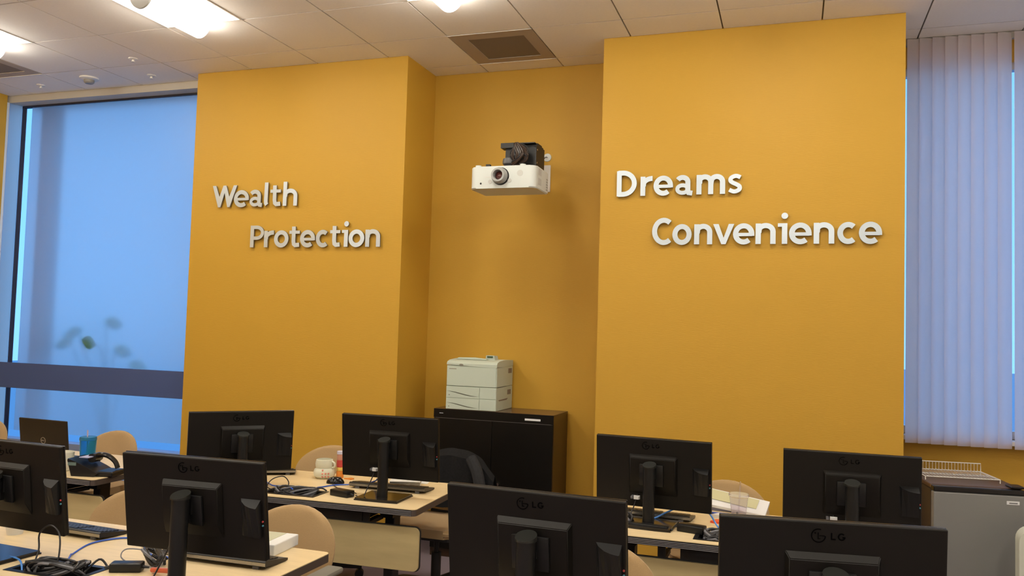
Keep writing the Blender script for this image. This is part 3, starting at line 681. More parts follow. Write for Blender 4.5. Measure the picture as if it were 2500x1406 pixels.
# ------------------------------------------------------------------ chairs (facing the camera, -y)
def make_chair(fm):
    t = thing('office_chair', '', 'chair')
    def shell(bm, off, wtop=.245, wbot=.20, zb=.49, zt=.82, y0=.20, thick=.035, z_extra=0):
        n, m = 16, 18; F = []; B = []
        for j in range(m + 1):
            v = j / m; rowF = []; rowB = []
            for i in range(n + 1):
                u = -1 + 2 * i / n
                # superellipse outline: round shoulders
                a = u * PI / 2
                vv = -math.cos(PI * v); zm = zt - .17; hz = (zt - zb) / 2
                z = (zb + zt) / 2 + vv * hz
                if z > zm: hw = wtop * math.sqrt(max(0.0, 1 - ((z - zm) / (zt - zm)) ** 2.0))
                else:
                    q_ = (zm - z) / (zm - zb); hw = (wtop + (wbot - wtop) * q_ ** 1.5) * (max(0.0, 1 - q_ ** 8)) ** .5
                x = u * max(hw, .004)
                edge = max(abs(u) ** 6, abs(vv) ** 30)
                y = y0 - .05 * (x / .24) ** 2 + .07 * ((z - zb) / (zt - zb)) ** 1.5
                th = (thick / 2 + off) * (1 - edge * .75)
                rowF.append(bm.verts.new((x, y - th, z))); rowB.append(bm.verts.new((x, y + th, z)))
            F.append(rowF); B.append(rowB)
        for j in range(m):
            for i in range(n): bm.faces.new((F[j][i], F[j][i + 1], F[j + 1][i + 1], F[j + 1][i])); bm.faces.new((B[j][i], B[j + 1][i], B[j + 1][i + 1], B[j][i + 1]))
            bm.faces.new((F[j][0], F[j + 1][0], B[j + 1][0], B[j][0])); bm.faces.new((F[j][n], B[j][n], B[j + 1][n], F[j + 1][n]))
        for i in range(n): bm.faces.new((F[0][i], B[0][i], B[0][i + 1], F[0][i + 1])); bm.faces.new((F[m][i], F[m][i + 1], B[m][i + 1], B[m][i]))
    bm = BM(); shell(bm, 0); obj('backrest', bm, fm, t, True)
    bm = BM(); prism(bm, rrect(-.24, .24, -.26, .20, .09, 6), .425, .475, 'z'); bmesh.ops.bevel(bm, geom=[e for e in bm.edges if abs(e.verts[0].co.z - e.verts[1].co.z) < 1e-5], offset=.018, segments=2, affect='EDGES'); obj('seat', bm, fm, t, True)
    bm = BM(); prism(bm, rrect(-.22, .22, -.235, .185, .08, 5), .405, .4248, 'z'); obj('seat_pan', bm, steel_black, t)
    bm = BM(); tube(bm, [(0, .08, .395), (0, .22, .39), (0, .262, .46), (0, .27, .62)], .022, 8, 5); obj('back_support', bm, steel_black, t, True)
    bm = BM(); cyl(bm, (0, 0, .10), (0, 0, .28), .030, 14); cyl(bm, (0, 0, .28), (0, 0, .385), .016, 12); box(bm, -.08, .08, -.09, .10, .378, .4045); obj('gas_column', bm, steel_black, t, True)
    bm = BM()
    for k in range(5):
        M = RZ(2 * PI * k / 5 + .3); prism(bm, [(.02, .115), (.02, .075), (.30, .062), (.30, .082)], -.022, .022, 'y', M)
    b_ = obj('star_base', bm, steel_black, t)
    for k in range(5):
        a = 2 * PI * k / 5 + .3; x, y = .285 * math.cos(a), .285 * math.sin(a)
        bm = BM(); cyl(bm, (x - .022 * math.sin(a), y + .022 * math.cos(a), .028), (x + .022 * math.sin(a), y - .022 * math.cos(a), .028), .028, 14); cyl(bm, (x, y, .03), (x, y, .068), .008, 8); obj('caster', bm, steel_black, b_, True)
    for s in (-1, 1):
        bm = BM(); tube(bm, [(s * .20, .06, .41), (s * .27, .06, .415), (s * .285, .05, .50), (s * .285, .03, .592)], .014, 8, 5); ar = obj('armrest', bm, steel_black, t, True)
        bm = BM(); rbox(bm, s * .285 - .04, s * .285 + .04, -.13, .12, .592, .618, .011, 2); obj('arm_pad', bm, arm_m, ar, True)
    return t
CH0 = make_chair(fabric)
CHS = [('tan office chair behind the white box, its rounded back showing', -2.13, 3.07, 0, .0), ('tan office chair between the two front row monitors at left', -3.03, 3.05, -.1, .0),
       ('tan office chair at the bottom edge between the two large front monitors', -.70, 3.02, .05, .0), ('tan office chair in front of the frosted window, right of the blue tumbler', -4.70, 4.66, 0, .0),
       ('tan office chair at the far left edge of the picture, beside the laptop', -6.00, 4.70, .1, .03), ('tan office chair behind the cream mug, against the left orange wall', -2.93, 4.80, .15, .0),
       ('tan office chair with a dark jacket over its back, in front of the black cabinet', -2.05, 4.74, 0, 0), ('pale tan office chair behind the clear tumbler, below Convenience', -.37, 4.72, -.1, 0)]
for k, (lab, x, y, r, dz) in enumerate(CHS):
    t = CH0 if k == 0 else copy_tree(CH0)
    t.location = (x, y, 0); t.rotation_euler = (0, 0, r); t['label'] = lab; t['group'] = 'tan office chairs'
# jacket draped over one chair back
bm = BM(); n, m = 22, 18; G_ = []
for j in range(m + 1):
    v = j / m; row = []
    for i in range(n + 1):
        u = -1 + 2 * i / n
        # goes up the camera side, over the top and down the rear
        if v < .5:
            s = v / .5; y = .145 + .06 * s; z = .52 + s * .355
        else:
            s = (v - .5) / .5; y = .305 + .015 * s - .04 * (1 - s) * (1 - s); z = .875 - s * .40
        hw = .295 + .02 * math.sin(s * 2)
        sh = (1 - abs(u) ** 2.3 * .34)
        zz = .45 + (z - .45) * sh
        fold = .010 * math.sin(u * 9 + s * 3) + .006 * math.sin(u * 17 - s * 5)
        yy = y - .07 * (u) ** 2 + (fold if v < .5 else -fold)
        row.append(bm.verts.new((u * hw, yy, zz)))
    G_.append(row)
for j in range(m):
    for i in range(n): bm.faces.new((G_[j][i], G_[j][i + 1], G_[j + 1][i + 1], G_[j + 1][i]))
bmesh.ops.solidify(bm, geom=bm.faces[:], thickness=.008)
jk = thing('jacket', 'dark charcoal jacket draped over the chair in front of the black cabinet', 'jacket', (-2.05, 4.74, 0))
obj('body', bm, jacket_m, jk, True)
bm = BM(); tube(bm, [(.14, .175, .83), (.20, .13, .76), (.235, .10, .66), (.245, .10, .54), (.225, .10, .46)], .036, 10, 5); obj('sleeve', bm, jacket_m, jk, True)

# ------------------------------------------------------------------ cabinet and printer
cb = thing('storage_cabinet', 'tall black metal cabinet in the recess, carrying the printer', 'cabinet', (-2.026, 5.80, 0))
cw, cy0, cy1, ch_ = .455, -.195, .188, 1.06
bm = BM(); box(bm, -cw, cw, cy0 + .012, cy1, .0, ch_ - .0015); obj('body', bm, cab_side, cb)
bm = BM(); rbox(bm, -cw - .001, cw + .001, cy0 + .001, cy1, ch_ - .0012, ch_, .0005, 1); obj('top', bm, mat('cabinet_top', (0.10, 0.055, 0.03), 0.25), cb)
bm = BM(); box(bm, -cw, cw, cy0, cy0 + .0115, ch_ - .064, ch_ - .0015); hd = obj('front_rail', bm, cab_m, cb)
bm = BM(); box(bm, .245, .360, cy0 - .0015, cy0 - .0002, ch_ - .046, ch_ - .032); lb = obj('label_strip', bm, label_w, hd, label='white label strip on the right')
bm = BM(); box(bm, -.41, -.38, cy0 - .0015, cy0 - .0002, ch_ - .034, ch_ - .029); obj('nameplate', bm, alu, hd, label='small silver nameplate')
bm = BM(); box(bm, -cw + .018, cw - .018, cy0 - .001, cy0 + .0115, ch_ - .0665, ch_ - .0645); obj('door_edge', bm, mat('door_edge_grey', (0.10, 0.09, 0.085), 0.4), cb)
for s in (-1, 1):
    bm = BM(); rbox(bm, -cw + .002 if s < 0 else .001, -.001 if s < 0 else cw - .002, cy0 - .003, cy0 + .0115, .06, ch_ - .067, .002, 1); d_ = obj('door', bm, cab_m, cb)
    bm = BM(); cyl(bm, (s * .03 + .03, cy0 - .0032, .555), (s * .03 + .03, cy0 - .025, .555), .012, 14)
    if s > 0: obj('handle', bm, chrome, d_, True, label='small chrome handle')
    else: bm.free()
bm = BM(); box(bm, -cw + .01, cw - .01, cy0 + .02, cy0 + .03, 0, .059); obj('plinth', bm, cab_m, cb)
# printer
pr = thing('laser_printer', 'beige laser printer with two paper drawers standing on the black cabinet', 'printer', (-2.20, 5.80, 1.06))
pw, pf, pb = .195, -.185, .175
def quad_prism(bm, pts, y0, y1): prism(bm, pts, y0, y1, 'y')
bm = BM(); rbox(bm, -pw, pw, pf + .004, pb, 0.0, .168, .003, 1); obj('tray_base', bm, printer_m, pr)
bm = BM(); rbox(bm, -pw, pw, pf + .004, pb, .170, .318, .004, 1); bd = obj('body', bm, printer_m, pr)
bm = BM()   # lid: curved top sloping up to the rear, wavy lower front edge
tp = [(-pw, .3185), (pw, .3185)]
lid = []
N = 16
for q in range(N + 1):
    u = q / N; x = -pw + 2 * pw * u; lid.append((x, .322 - .012 * (0.5 - .5 * math.cos(PI * u))))
A = []
prof = [(pf, .003), (pf + .012, .016), (pf + .05, .026), (pf + .14, .033), (pf + .2, .034), (pb, .030)]
rows = []
for y, dz in prof: rows.append([bm.verts.new((x, y, .330 + dz)) for x, z in lid])
bot = [bm.verts.new((x, pf, z)) for x, z in lid]; botb = [bm.verts.new((x, pb, .3185)) for x, z in lid]
allr = [bot] + rows + [botb]
for a, b in zip(allr, allr[1:] + allr[:1]):
    for q in range(N): bm.faces.new((a[q], a[q + 1], b[q + 1], b[q]))
bm.faces.new([r[0] for r in allr]); bm.faces.new([r[-1] for r in reversed(allr)])
lidp = obj('lid', bm, printer_m, pr, True)
bm = BM(); prism(bm, [(-pw + .035, .362), (-pw + .055, .374), (-.02, .377), (.075, .370), (.085, .362)], pf + .09, pf + .12, 'y'); obj('output_ridge', bm, printer_m, lidp, True)
bm = BM(); lathe(bm, [(.016, 0), (.016, .003)], 16, T(-.08, pf - .0002, .324) @ Matrix.Rotation(PI / 2, 4, 'X') @ Matrix.Diagonal((1, .55, 1, 1))); obj('latch_badge', bm, mat('badge_grey', (0.30, 0.30, 0.26), 0.3, metal=0.5), lidp)
bm = BM(); prism(bm, [(.055, .355), (.062, .395), (.125, .392), (.135, .358)], pf + .13, pf + .20, 'y'); cp = obj('control_panel', bm, mat('panel_grey', (0.42, 0.47, 0.42), 0.5), pr)
bm = BM(); box(bm, .070, .115, pf + .128, pf + .1298, .377, .390); obj('display', bm, lcd, cp, label='dark green display')
bm = BM(); box(bm, -pw + .006, pw - .006, pf + .001, pf + .006, .172, .310); bmesh.ops.bevel(bm, geom=bm.edges[:], offset=.002, segments=1); obj('front_cover', bm, printer_m, bd)
bm = BM(); box(bm, -.175, -.118, pf + .0003, pf + .0009, .291, .2955); obj('model_print', bm, printer_g, bd)
bm = BM(); box(bm, -pw + .003, pw - .003, pf + .006, pf + .02, .1681, .1699); obj('seam', bm, printer_d, bd)
for k in range(2):
    z0 = .003 + k * .083; z1 = z0 + .079
    def swoosh(u): return z0 + .046 - .032 * (0.5 - .5 * math.cos(PI * min(1, u)))
    n = 14; up_ = [(-pw + .004 + i / n * .255, swoosh(i / n)) for i in range(n + 1)]
    bm = BM(); prism(bm, [(-pw + .004, z1)] + up_ + [(-pw + .262, z1)], pf - .002, pf + .0035, 'y'); dr = obj('drawer', bm, printer_m, pr)
    bm = BM(); prism(bm, [(-pw + .004, z0)] + [(x, z - .0074 * math.sin(PI * min(1, max(0.0, (x + pw) / .26)))) for x, z in up_] + [(-pw + .262, z0)], pf - .0012, pf + .0035, 'y'); obj('handle_lip', bm, printer_m, dr)
    bm = BM(); prism(bm, up_ + [(x, z - .0075 * math.sin(PI * i / n) - .0002) for i, (x, z) in reversed(list(enumerate(up_)))], pf + .0005, pf + .0034, 'y'); obj('handle_shadow_gap', bm, printer_d, dr)
    bm = BM(); rbox(bm, -pw + .264, pw - .002, pf - .0008, pf + .0035, z0, z1, .001, 1); obj('drawer_side', bm, printer_m, dr)
    bm = BM(); box(bm, -pw + .022, -pw + .032, pf - .0018, pf - .0013, z0 + .016, z0 + .020); obj('paper_gauge', bm, printer_d, dr)
for z, y in ((.265, .11), (.108, .10)):
    bm = BM()
    for q in range(6): box(bm, pw - .0002, pw + .0012, y - .04 + q * .0135, y - .030 + q * .0135, z, z + .036)
    v_ = obj('side_vent', bm, printer_g, pr)
bm = BM(); prism(bm, [(pf + .05, .078), (pb - .10, .082), (pb - .13, .070), (pf + .07, .070)], pw - .0002, pw + .0008, 'x'); obj('side_grip', bm, printer_g, pr)
bm = BM(); prism(bm, [(pf + .02, .166), (pb - .14, .172), (pb - .14, .1735), (pf + .02, .169)], pw - .0002, pw + .0008, 'x'); obj('side_seam', bm, printer_d, pr)

# ------------------------------------------------------------------ projector and its mount
pj = thing('projector', 'white projector with a grey lens, hung high in the orange recess', 'projector', (-1.855, 5.335, 2.594))
hw, hd_, hh = .232, .15, .150
bm = BM(); prism(bm, rrect(-hw, hw, -hd_, hd_, .045, 6, (0, 0, 1, 1)), 0, hh, 'z'); bmesh.ops.bevel(bm, geom=[e for e in bm.edges if abs(e.verts[0].co.z - e.verts[1].co.z) < 1e-5], offset=.006, segments=3, affect='EDGES'); obj('body', bm, proj_m, pj, True)
def front_disc(name, x, z, r, y0, y1, m, par, n=28, r2=None, label=None):
    bm = BM(); cyl(bm, (x, y0, z), (x, y1, z), r, n, r2); return obj(name, bm, m, par, True, label=label)
Lx, Lz = -.015, .082
front_disc('lens_gasket', Lx + .004, Lz - .002, .060, -.1502, -.153, black2, pj)
lr = BM(); lathe(lr, [(.055, 0), (.055, .020), (.050, .034), (.046, .050), (.034, .050), (.030, .028), (.030, .006)], 32, T(Lx, -.1532, Lz) @ Matrix.Rotation(PI / 2, 4, 'X')); ring_ = obj('lens_ring', lr, proj_g, pj, True)
bm = BM(); lathe(bm, [(.029, .008), (.024, .015), (.012, .020), (.002, .0215)], 28, T(Lx, -.1532, Lz) @ Matrix.Rotation(PI / 2, 4, 'X')); obj('lens', bm, glass_lens, ring_, True, label='dark red lens glass')
front_disc('speaker_grille', .125, .098, .021, -.1502, -.1512, mat('speaker_grey', (0.52, 0.53, 0.50), 0.6), pj)
front_disc('adjust_dial', -.085, .045, .014, -.1502, -.153, mat('dial_grey', (0.5, 0.5, 0.48), 0.5), pj)
front_disc('adjust_dial', .052, .050, .014, -.1502, -.153, MATS['dial_grey'], pj)
front_disc('infrared_window', -.152, .034, .0065, -.1502, -.1515, black_gloss, pj)
bm = BM(); box(bm, -.125, -.07, -.1508, -.1502, .073, .080); obj('maker_print', bm, mat('faint_print', (0.62, 0.63, 0.60), 0.6), pj)
for x in (-.195, .125):
    bm = BM(); cyl(bm, (x, -.09, hh + .0002), (x, -.09, hh + .018), .020, 18); obj('foot', bm, proj_m, pj, True)
for z in (.03, .095):
    bm = BM()
    for q in range(7): box(bm, hw + .0002, hw + .0012, -.08 + q * .010, -.074 + q * .010, z, z + .045)
    obj('side_vent', bm, MATS['dial_grey'], pj)
bm = BM()
for q in range(5): box(bm, hw + .0002, hw + .0012, .105, .140, .02 + q * .018, .030 + q * .018)
obj('rear_vent', bm, proj_g, pj)
mt = thing('projector_mount', 'black wall arm holding the white projector', 'mount', (-1.84, 5.999, 2.85))
def mrel(x, y, z): return (x + 1.84, y - 5.999, z - 2.85)
def mbox(bm, x0_, x1_, y0_, y1_, z0_, z1_): a = mrel(x0_, y0_, z0_); b = mrel(x1_, y1_, z1_); box(bm, a[0], b[0], a[1], b[1], a[2], b[2])
bm = BM(); mbox(bm, -1.99, -1.85, 5.985, 5.998, 2.80, 2.99); obj('wall_plate', bm, mount_m, mt)
bm = BM(); mbox(bm, -1.96, -1.87, 5.62, 5.9848, 2.86, 2.94); obj('arm', bm, mount_m, mt)
bm = BM()
prism(bm, [(5.40 - 5.999, .055), (5.43 - 5.999, .095), (5.53 - 5.999, .095), (5.53 - 5.999, -.080), (5.43 - 5.999, -.092), (5.40 - 5.999, -.075)], .145, .152, 'x')
a = obj('side_plate', bm, mount_m, mt)
for z in (.045, -.045):
    bm = BM(); cyl(bm, (.1521, -.585, z), (.156, -.585, z), .006, 10); obj('screw', bm, chrome, a)
bm = BM(); mbox(bm, -1.86, -1.6955, 5.43, 5.62, 2.775, 2.936); mbox(bm, -1.92, -1.70, 5.395, 5.605, 2.94, 2.946); obj('top_plate', bm, mount_m, mt)
bm = BM(); mbox(bm, -1.935, -1.84, 5.36, 5.44, 2.905, 2.94); mbox(bm, -1.905, -1.86, 5.38, 5.43, 2.84, 2.906); obj('drop_arm', bm, mount_m, mt)
bm = BM(); lathe(bm, [(.036, -.022), (.046, -.026), (.050, -.045), (.048, -.062), (.034, -.075), (.034, -.096)][::-1], 18, T(*mrel(-1.88, 5.40, 2.86))); obj('swivel', bm, mat('swivel_grey', (0.10, 0.10, 0.105), 0.4), mt, True)
bm = BM(); mbox(bm, -2.00, -1.70, 5.25, 5.44, 2.7445, 2.757)
for x in (-1.985, -1.745): mbox(bm, x - .014, x + .014, 5.25, 5.28, 2.757, 2.772)
obj('bracket_plate', bm, mount_m, mt)
for k in range(9):
    a_ = k * .7; bm = BM()
    P = [mrel(-1.83 + .02 * math.sin(a_), 5.37 - .003 * k, 2.80 - .015 * (k % 3)), mrel(-1.86 + .012 * k, 5.352 - .002 * k, 2.85 + .01 * math.cos(a_ * 2)), mrel(-1.82 + .01 * math.cos(a_), 5.36, 2.925 + .006 * (k % 3)), mrel(-1.74 - .006 * k, 5.355, 2.90 - .015 * (k % 4)), mrel(-1.75 + .01 * math.sin(a_ * 3), 5.36, 2.82), mrel(-1.80 - .01 * k * .5, 5.37, 2.775 + .004 * k)]
    tube(bm, P, .0068, 6, 5); obj('cable_loop', bm, cable_brown if k % 3 else cable_blk, mt, True)
pp = thing('wall_plate', 'white cable wall plate right behind the projector', 'wall plate', (-1.80, 5.9995, 2.80))
bm = BM(); rbox(bm, -.04, .045, -.012, 0, -.10, .105, .003, 1); obj('plate', bm, white_metal, pp)
bm = BM(); cyl(bm, (.005, -.0122, .035), (.005, -.03, .035), .014, 14); obj('socket', bm, black2, pp, True)
dd = thing('cable_grommet', 'round white grommet on the wall at upper right of the projector', 'grommet', (-1.785, 5.9995, 2.965))
bm = BM(); lathe(bm, [(.032, 0), (.030, .008), (.012, .011)], 26, Matrix.Rotation(PI / 2, 4, 'X')); obj('disc', bm, proj_m, dd, True)
bm = BM(); tube(bm, [(0, -.012, 0), (-.005, -.05, -.01), (-.03, -.12, -.07), (-.06, -.25, -.13), (-.09, -.36, -.17)], .0045, 6, 6); obj('cable', bm, cable_grey, dd, True)

# ------------------------------------------------------------------ fridge, wire shelf, fan
FX, FY, FR = .955, 5.50, math.radians(9)
fr = thing('mini_fridge', 'small grey-doored fridge under the vertical blinds', 'fridge', (FX, FY, 0), FR)
bm = BM(); rbox(bm, -.235, .235, -.19, .235, .02, .822, .006, 1); obj('cabinet', bm, fridge_b, fr)
bm = BM(); rbox(bm, -.24, .24, -.20, .24, .823, .85, .008, 2); obj('top', bm, mat('fridge_top', (0.09, 0.05, 0.03), 0.3), fr)
bm = BM(); rbox(bm, -.237, .237, -.245, -.195, .05, .815, .008, 2); dr = obj('door', bm, fridge_m, fr)
bm = BM(); rbox(bm, -.238, .238, -.247, -.1955, .8155, .845, .006, 2); obj('door_cap', bm, black_gloss, dr)
bm = BM(); box(bm, .14, .205, -.2465, -.2452, .765, .784); lb = obj('label_plate', bm, label_w, dr, label='small white name label')
bm = BM(); box(bm, .152, .195, -.2470, -.2466, .770, .776); obj('label_print', bm, label_p, dr)
bm = BM(); rbox(bm, .17, .24, -.235, -.14, .8505, .862, .004, 1); obj('hinge_cover', bm, black_gloss, fr)
for x in (-.2, .2):
    for y in (-.15, .2):
        bm = BM(); cyl(bm, (x, y, 0), (x, y, .02), .015); obj('foot', bm, black2, fr)
rk = thing('wire_shelf', 'white wire fridge shelf lying on top of the mini fridge', 'wire shelf', (.915, 5.56, .852), math.radians(9))
rw, rd = .20, .145
bm = BM()
for y in (-rd, rd): tube(bm, [(-rw, y, .02), (rw, y, .02)], .003, 6, 1, False)
tube(bm, [(-rw, -rd, .02), (-rw, rd, .02)], .003, 6, 1, False); tube(bm, [(rw, -rd, .02), (rw, rd, .02)], .003, 6, 1, False)
tube(bm, [(-rw, 0, .0165), (rw, 0, .0165)], .003, 6, 1, False)
obj('rim', bm, wire_w, rk)
for k in range(1, 22):
    x = -rw + k * (2 * rw / 22); bm = BM(); tube(bm, [(x, -rd, .0215), (x, rd, .0215), (x, rd + .001, .066)], .0017, 5, 1, False); obj('wire', bm, wire_w, rk)
bm = BM(); tube(bm, [(-rw, rd, .02), (-rw, rd, .068), (rw, rd, .068), (rw, rd, .02)], .003, 6, 1, False); obj('back_stop', bm, wire_w, rk)
bm = BM()
for x in (-rw, rw):
    for y in (-rd, rd): cyl(bm, (x, y, 0), (x, y, .018), .003, 6)
obj('stub_foot', bm, wire_w, rk)
fn = thing('box_fan', 'pale box fan on the floor right of the fridge, cut by the picture edge', 'fan', (1.385, 5.0, 0), math.radians(-4))
bm = BM(); prism(bm, rrect(-.262, .262, .17, .70, .07, 6), -.06, .06, 'y', holes=[list(reversed(rrect(-.232, .232, .205, .665, .09, 6)))]); obj('frame', bm, fan_m, fn, True)
bm = BM(); box(bm, -.235, -.10, -.055, .055, 0, .175); box(bm, .10, .235, -.055, .055, 0, .175); obj('stand', bm, fan_m, fn)
for rr in (.06, .10, .14, .18, .215):
    bm = BM(); tube(bm, [(rr * math.cos(2 * PI * k / 24), -.052, .435 + rr * math.sin(2 * PI * k / 24)) for k in range(24)], .003, 5, 1, False, True); obj('grille_ring', bm, fan_m, fn, True)
for k in range(12):
    a = 2 * PI * k / 12; bm = BM(); tube(bm, [(.03 * math.cos(a), -.054, .435 + .03 * math.sin(a)), (.13 * math.cos(a + .15), -.058, .435 + .13 * math.sin(a + .15)), (.235 * math.cos(a + .25), -.052, .435 + .235 * math.sin(a + .25))], .003, 5, 4); obj('grille_wire', bm, fan_m, fn, True)
for k in range(5):
    a = 2 * PI * k / 5; bm = BM(); prism(bm, [(.04, -.02), (.19, -.075), (.215, .0), (.19, .065), (.04, .03)], -.004, .004, 'y', T(0, 0, .435) @ Matrix.Rotation(a, 4, 'Y') @ Matrix.Rotation(.35, 4, 'X')); obj('blade', bm, fan_m, fn)
bm = BM(); cyl(bm, (0, -.045, .435), (0, .045, .435), .045, 20); obj('motor_hub', bm, fan_m, fn, True)
bm = BM(); cyl(bm, (0, -.060, .435), (0, -.052, .435), .035, 20); obj('grille_badge', bm, fan_m, fn, True)

# ------------------------------------------------------------------ things on the far left table
Z = TH
lt = thing('laptop', 'open dark laptop with a round silver logo on the far left table', 'laptop', (-4.345, 3.95, Z), math.radians(-2))
bm = BM(); rbox(bm, -.196, .196, 0, .25, .0, .022, .004, 1); obj('base', bm, laptop_m, lt)
M = T(0, .01, .024) @ Matrix.Rotation(math.radians(7), 4, 'X')
bm = BM(); rbox(bm, -.198, .198, -.006, .006, 0, .255, .004, 2, M); ld = obj('lid', bm, laptop_m, lt)
bm = BM(); box(bm, -.170, .170, .0061, .0066, .02, .235, M); obj('screen', bm, screen_m, ld)
bm = BM(); k_ = [( .020 * math.cos(2 * PI * i / 28), .020 * math.sin(2 * PI * i / 28)) for i in range(28)]; k2 = [(x * .84, y * .84) for x, y in k_]
prism(bm, k_, -.0075, -.0061, 'y', M @ T(0, 0, .125), holes=[list(reversed(k2))])
def lbar(x0_, x1_, z0_, z1_, a=0): box(bm, x0_, x1_, -.0075, -.0061, z0_, z1_, M @ T(0, 0, .125) @ T((x0_ + x1_) / 2, 0, (z0_ + z1_) / 2) @ Matrix.Rotation(a, 4, 'Y') @ T(-(x0_ + x1_) / 2, 0, -(z0_ + z1_) / 2))
lbar(-.0135, -.0115, -.004, .004); lbar(-.0115, -.0085, .0025, .004); lbar(-.0115, -.0085, -.004, -.0025); lbar(-.0085, -.007, -.003, .003)          # D
lbar(-.0055, -.004, -.004, .004, .35); lbar(-.004, -.0005, .0025, .004, .35); lbar(-.004, -.0005, -.0007, .0007, .35); lbar(-.004, -.0005, -.004, -.0025, .35)   # tilted E
lbar(.0015, .003, -.004, .004); lbar(.003, .006, -.004, -.0025); lbar(.0075, .009, -.004, .004); lbar(.009, .0125, -.004, -.0025)    # L L
obj('round_logo', bm, logo_m, ld, label='round silver maker logo')
mg = thing('mug', 'wide white mug between the laptop and the blue tumbler', 'mug', (-4.10, 3.855, Z))
bm = BM(); lathe(bm, [(.055, 0), (.060, .004), (.066, .10), (.066, .108), (.062, .108), (.055, .008), (.0, .008)], 28, cap=False); obj('cup', bm, ceramic, mg, True)
bm = BM(); tube(bm, [(-.064, 0, .085), (-.098, 0, .080), (-.10, 0, .045), (-.062, 0, .028)], .007, 8, 6); obj('handle', bm, ceramic, mg, True)
bm = BM()
for k in range(5): a = -2.0 + k * .17; cyl(bm, (.0632 * math.cos(a), .0632 * math.sin(a), .052 + .004 * (k % 2)), (.0632 * math.cos(a + .15), .0632 * math.sin(a + .15), .055 - .003 * (k % 2)), .0016, 5)
obj('print', bm, cable_brown, mg)
bt = thing('tumbler', 'translucent blue tumbler with a straw on the far left table', 'tumbler', (-3.985, 3.93, Z))
bm = BM(); lathe(bm, [(.034, 0), (.038, .01), (.046, .165), (.046, .175), (.0435, .175), (.0435, .165), (.0355, .014), (.0, .012)], 28, cap=False); obj('cup', bm, blue_pl, bt, True)
bm = BM(); lathe(bm, [(.048, .1755), (.049, .183), (.046, .196), (.0, .197)], 28, cap=False); obj('lid', bm, mat('blue_lid', (0.02, 0.22, 0.42), 0.15, trans=.4), bt, True)
bm = BM(); cyl(bm, (-.004, 0, .05), (-.008, 0, .235), .0035, 8); obj('straw', bm, mat('straw_pinkish', (0.55, 0.42, 0.50), 0.4), bt)
ph = thing('desk_telephone', 'black desk telephone with an arched handset, at the corner of the far left table', 'telephone', (-3.83, 3.83, Z), math.radians(12))
bm = BM(); prism(bm, [(-.09, .0), (.045, .0), (.07, .02), (.02, .045), (-.075, .085), (-.115, .098), (-.118, .088)], -.075, .085, 'y'); obj('body', bm, black2, ph)
bm = BM(); cyl(bm, (-.01, .06, .095), (-.01, -.01, .095), .026, 16); tube(bm, [(-.02, .02, .092), (.02, .02, .112), (.07, .02, .108), (.115, .02, .078), (.135, .02, .04)], .014, 10, 6); hs = obj('handset', bm, black_gloss, ph, True)
bm = BM(); rbox(bm, .03, .15, -.06, .08, 0, .030, .006, 1); obj('keypad_tray', bm, black2, ph)
bm = BM(); prism(bm, [(-.06, .0), (.0, .0), (.0, .004), (-.06, .004)], -.055, .07, 'y', T(0, 0, .102) @ Matrix.Rotation(.0, 4, 'Y')) ; obj('card_panel', bm, lilac, ph, label='blue-grey display cover')
bm = BM(); box(bm, -.112, -.062, -.0765, -.0752, .06, .078); obj('sticker', bm, mat('sticker_teal', (0.12, 0.18, 0.17), 0.4), ph)

# ------------------------------------------------------------------ things on the middle table
sm = thing('mug', 'cream two-tier mug with red figures on the middle table', 'mug', (-2.625, 4.36, Z))
bm = BM(); lathe(bm, [(.045, 0), (.060, .012), (.064, .032), (.058, .052), (.049, .060), (.052, .066), (.054, .085), (.049, .108), (.045, .110), (.046, .1), (.047, .07), (.05, .03), (.0, .01)], 28, cap=False); obj('cup', bm, ceramic_c, sm, True)
bm = BM(); tube(bm, [(.048, 0, .10), (.066, .0, .09), (.066, .0, .07), (.05, 0, .062)], .006, 8, 5); obj('handle', bm, ceramic_c, sm, True)
bm = BM()
for k in range(7): a = -1.2 + (k % 3) * .28; z = .014 + (k // 3) * .018; rr = .062 if z < .04 else .056; cyl(bm, (rr * math.cos(a), rr * math.sin(a), z), ((rr + .003) * math.cos(a), (rr + .003) * math.sin(a), z + .004), .0055, 7)
obj('print', bm, mat('red_print_soft', (0.62, 0.22, 0.16), 0.5), sm)
ct = thing('candy_tube', 'clear candy tube with red and orange contents next to the cream mug', 'tube', (-2.542, 4.40, Z))
bm = BM(); lathe(bm, [(.021, 0), (.022, .004), (.022, .04), (.020, .042)], 20); obj('contents', bm, orange_m, ct, True)
bm = BM(); lathe(bm, [(.020, .0425), (.022, .045), (.022, .062), (.020, .064)], 20); obj('contents', bm, yellow_m, ct, True)
bm = BM(); lathe(bm, [(.020, .0645), (.022, .067), (.022, .104), (.020, .106)], 20); obj('contents', bm, red_m, ct, True)
bm = BM(); lathe(bm, [(.020, .1065), (.0215, .109), (.0215, .138), (.020, .14)], 20); obj('contents', bm, mat('pink_sweets', (0.62, 0.30, 0.22), 0.4), ct, True)
bm = BM(); lathe(bm, [(.0225, .1405), (.0225, .156), (.020, .158)], 20); obj('cap', bm, mat('lilac_cap', (0.58, 0.56, 0.68), 0.4), ct, True)
cw_ = BM(); prism(cw_, [(0, 0), (.05, -.01), (.055, .02), (.03, .035)], 0, .006, 'z'); o = obj('candy_wrapper', cw_, orange_m, loc=(-2.50, 4.375, Z)); tag(o, 'small orange wrapper at the foot of the candy tube', 'wrapper')
ms = thing('computer_mouse', 'black mouse with a white mark in front of the cream mug', 'mouse', (-2.475, 4.235, Z), math.radians(-70))
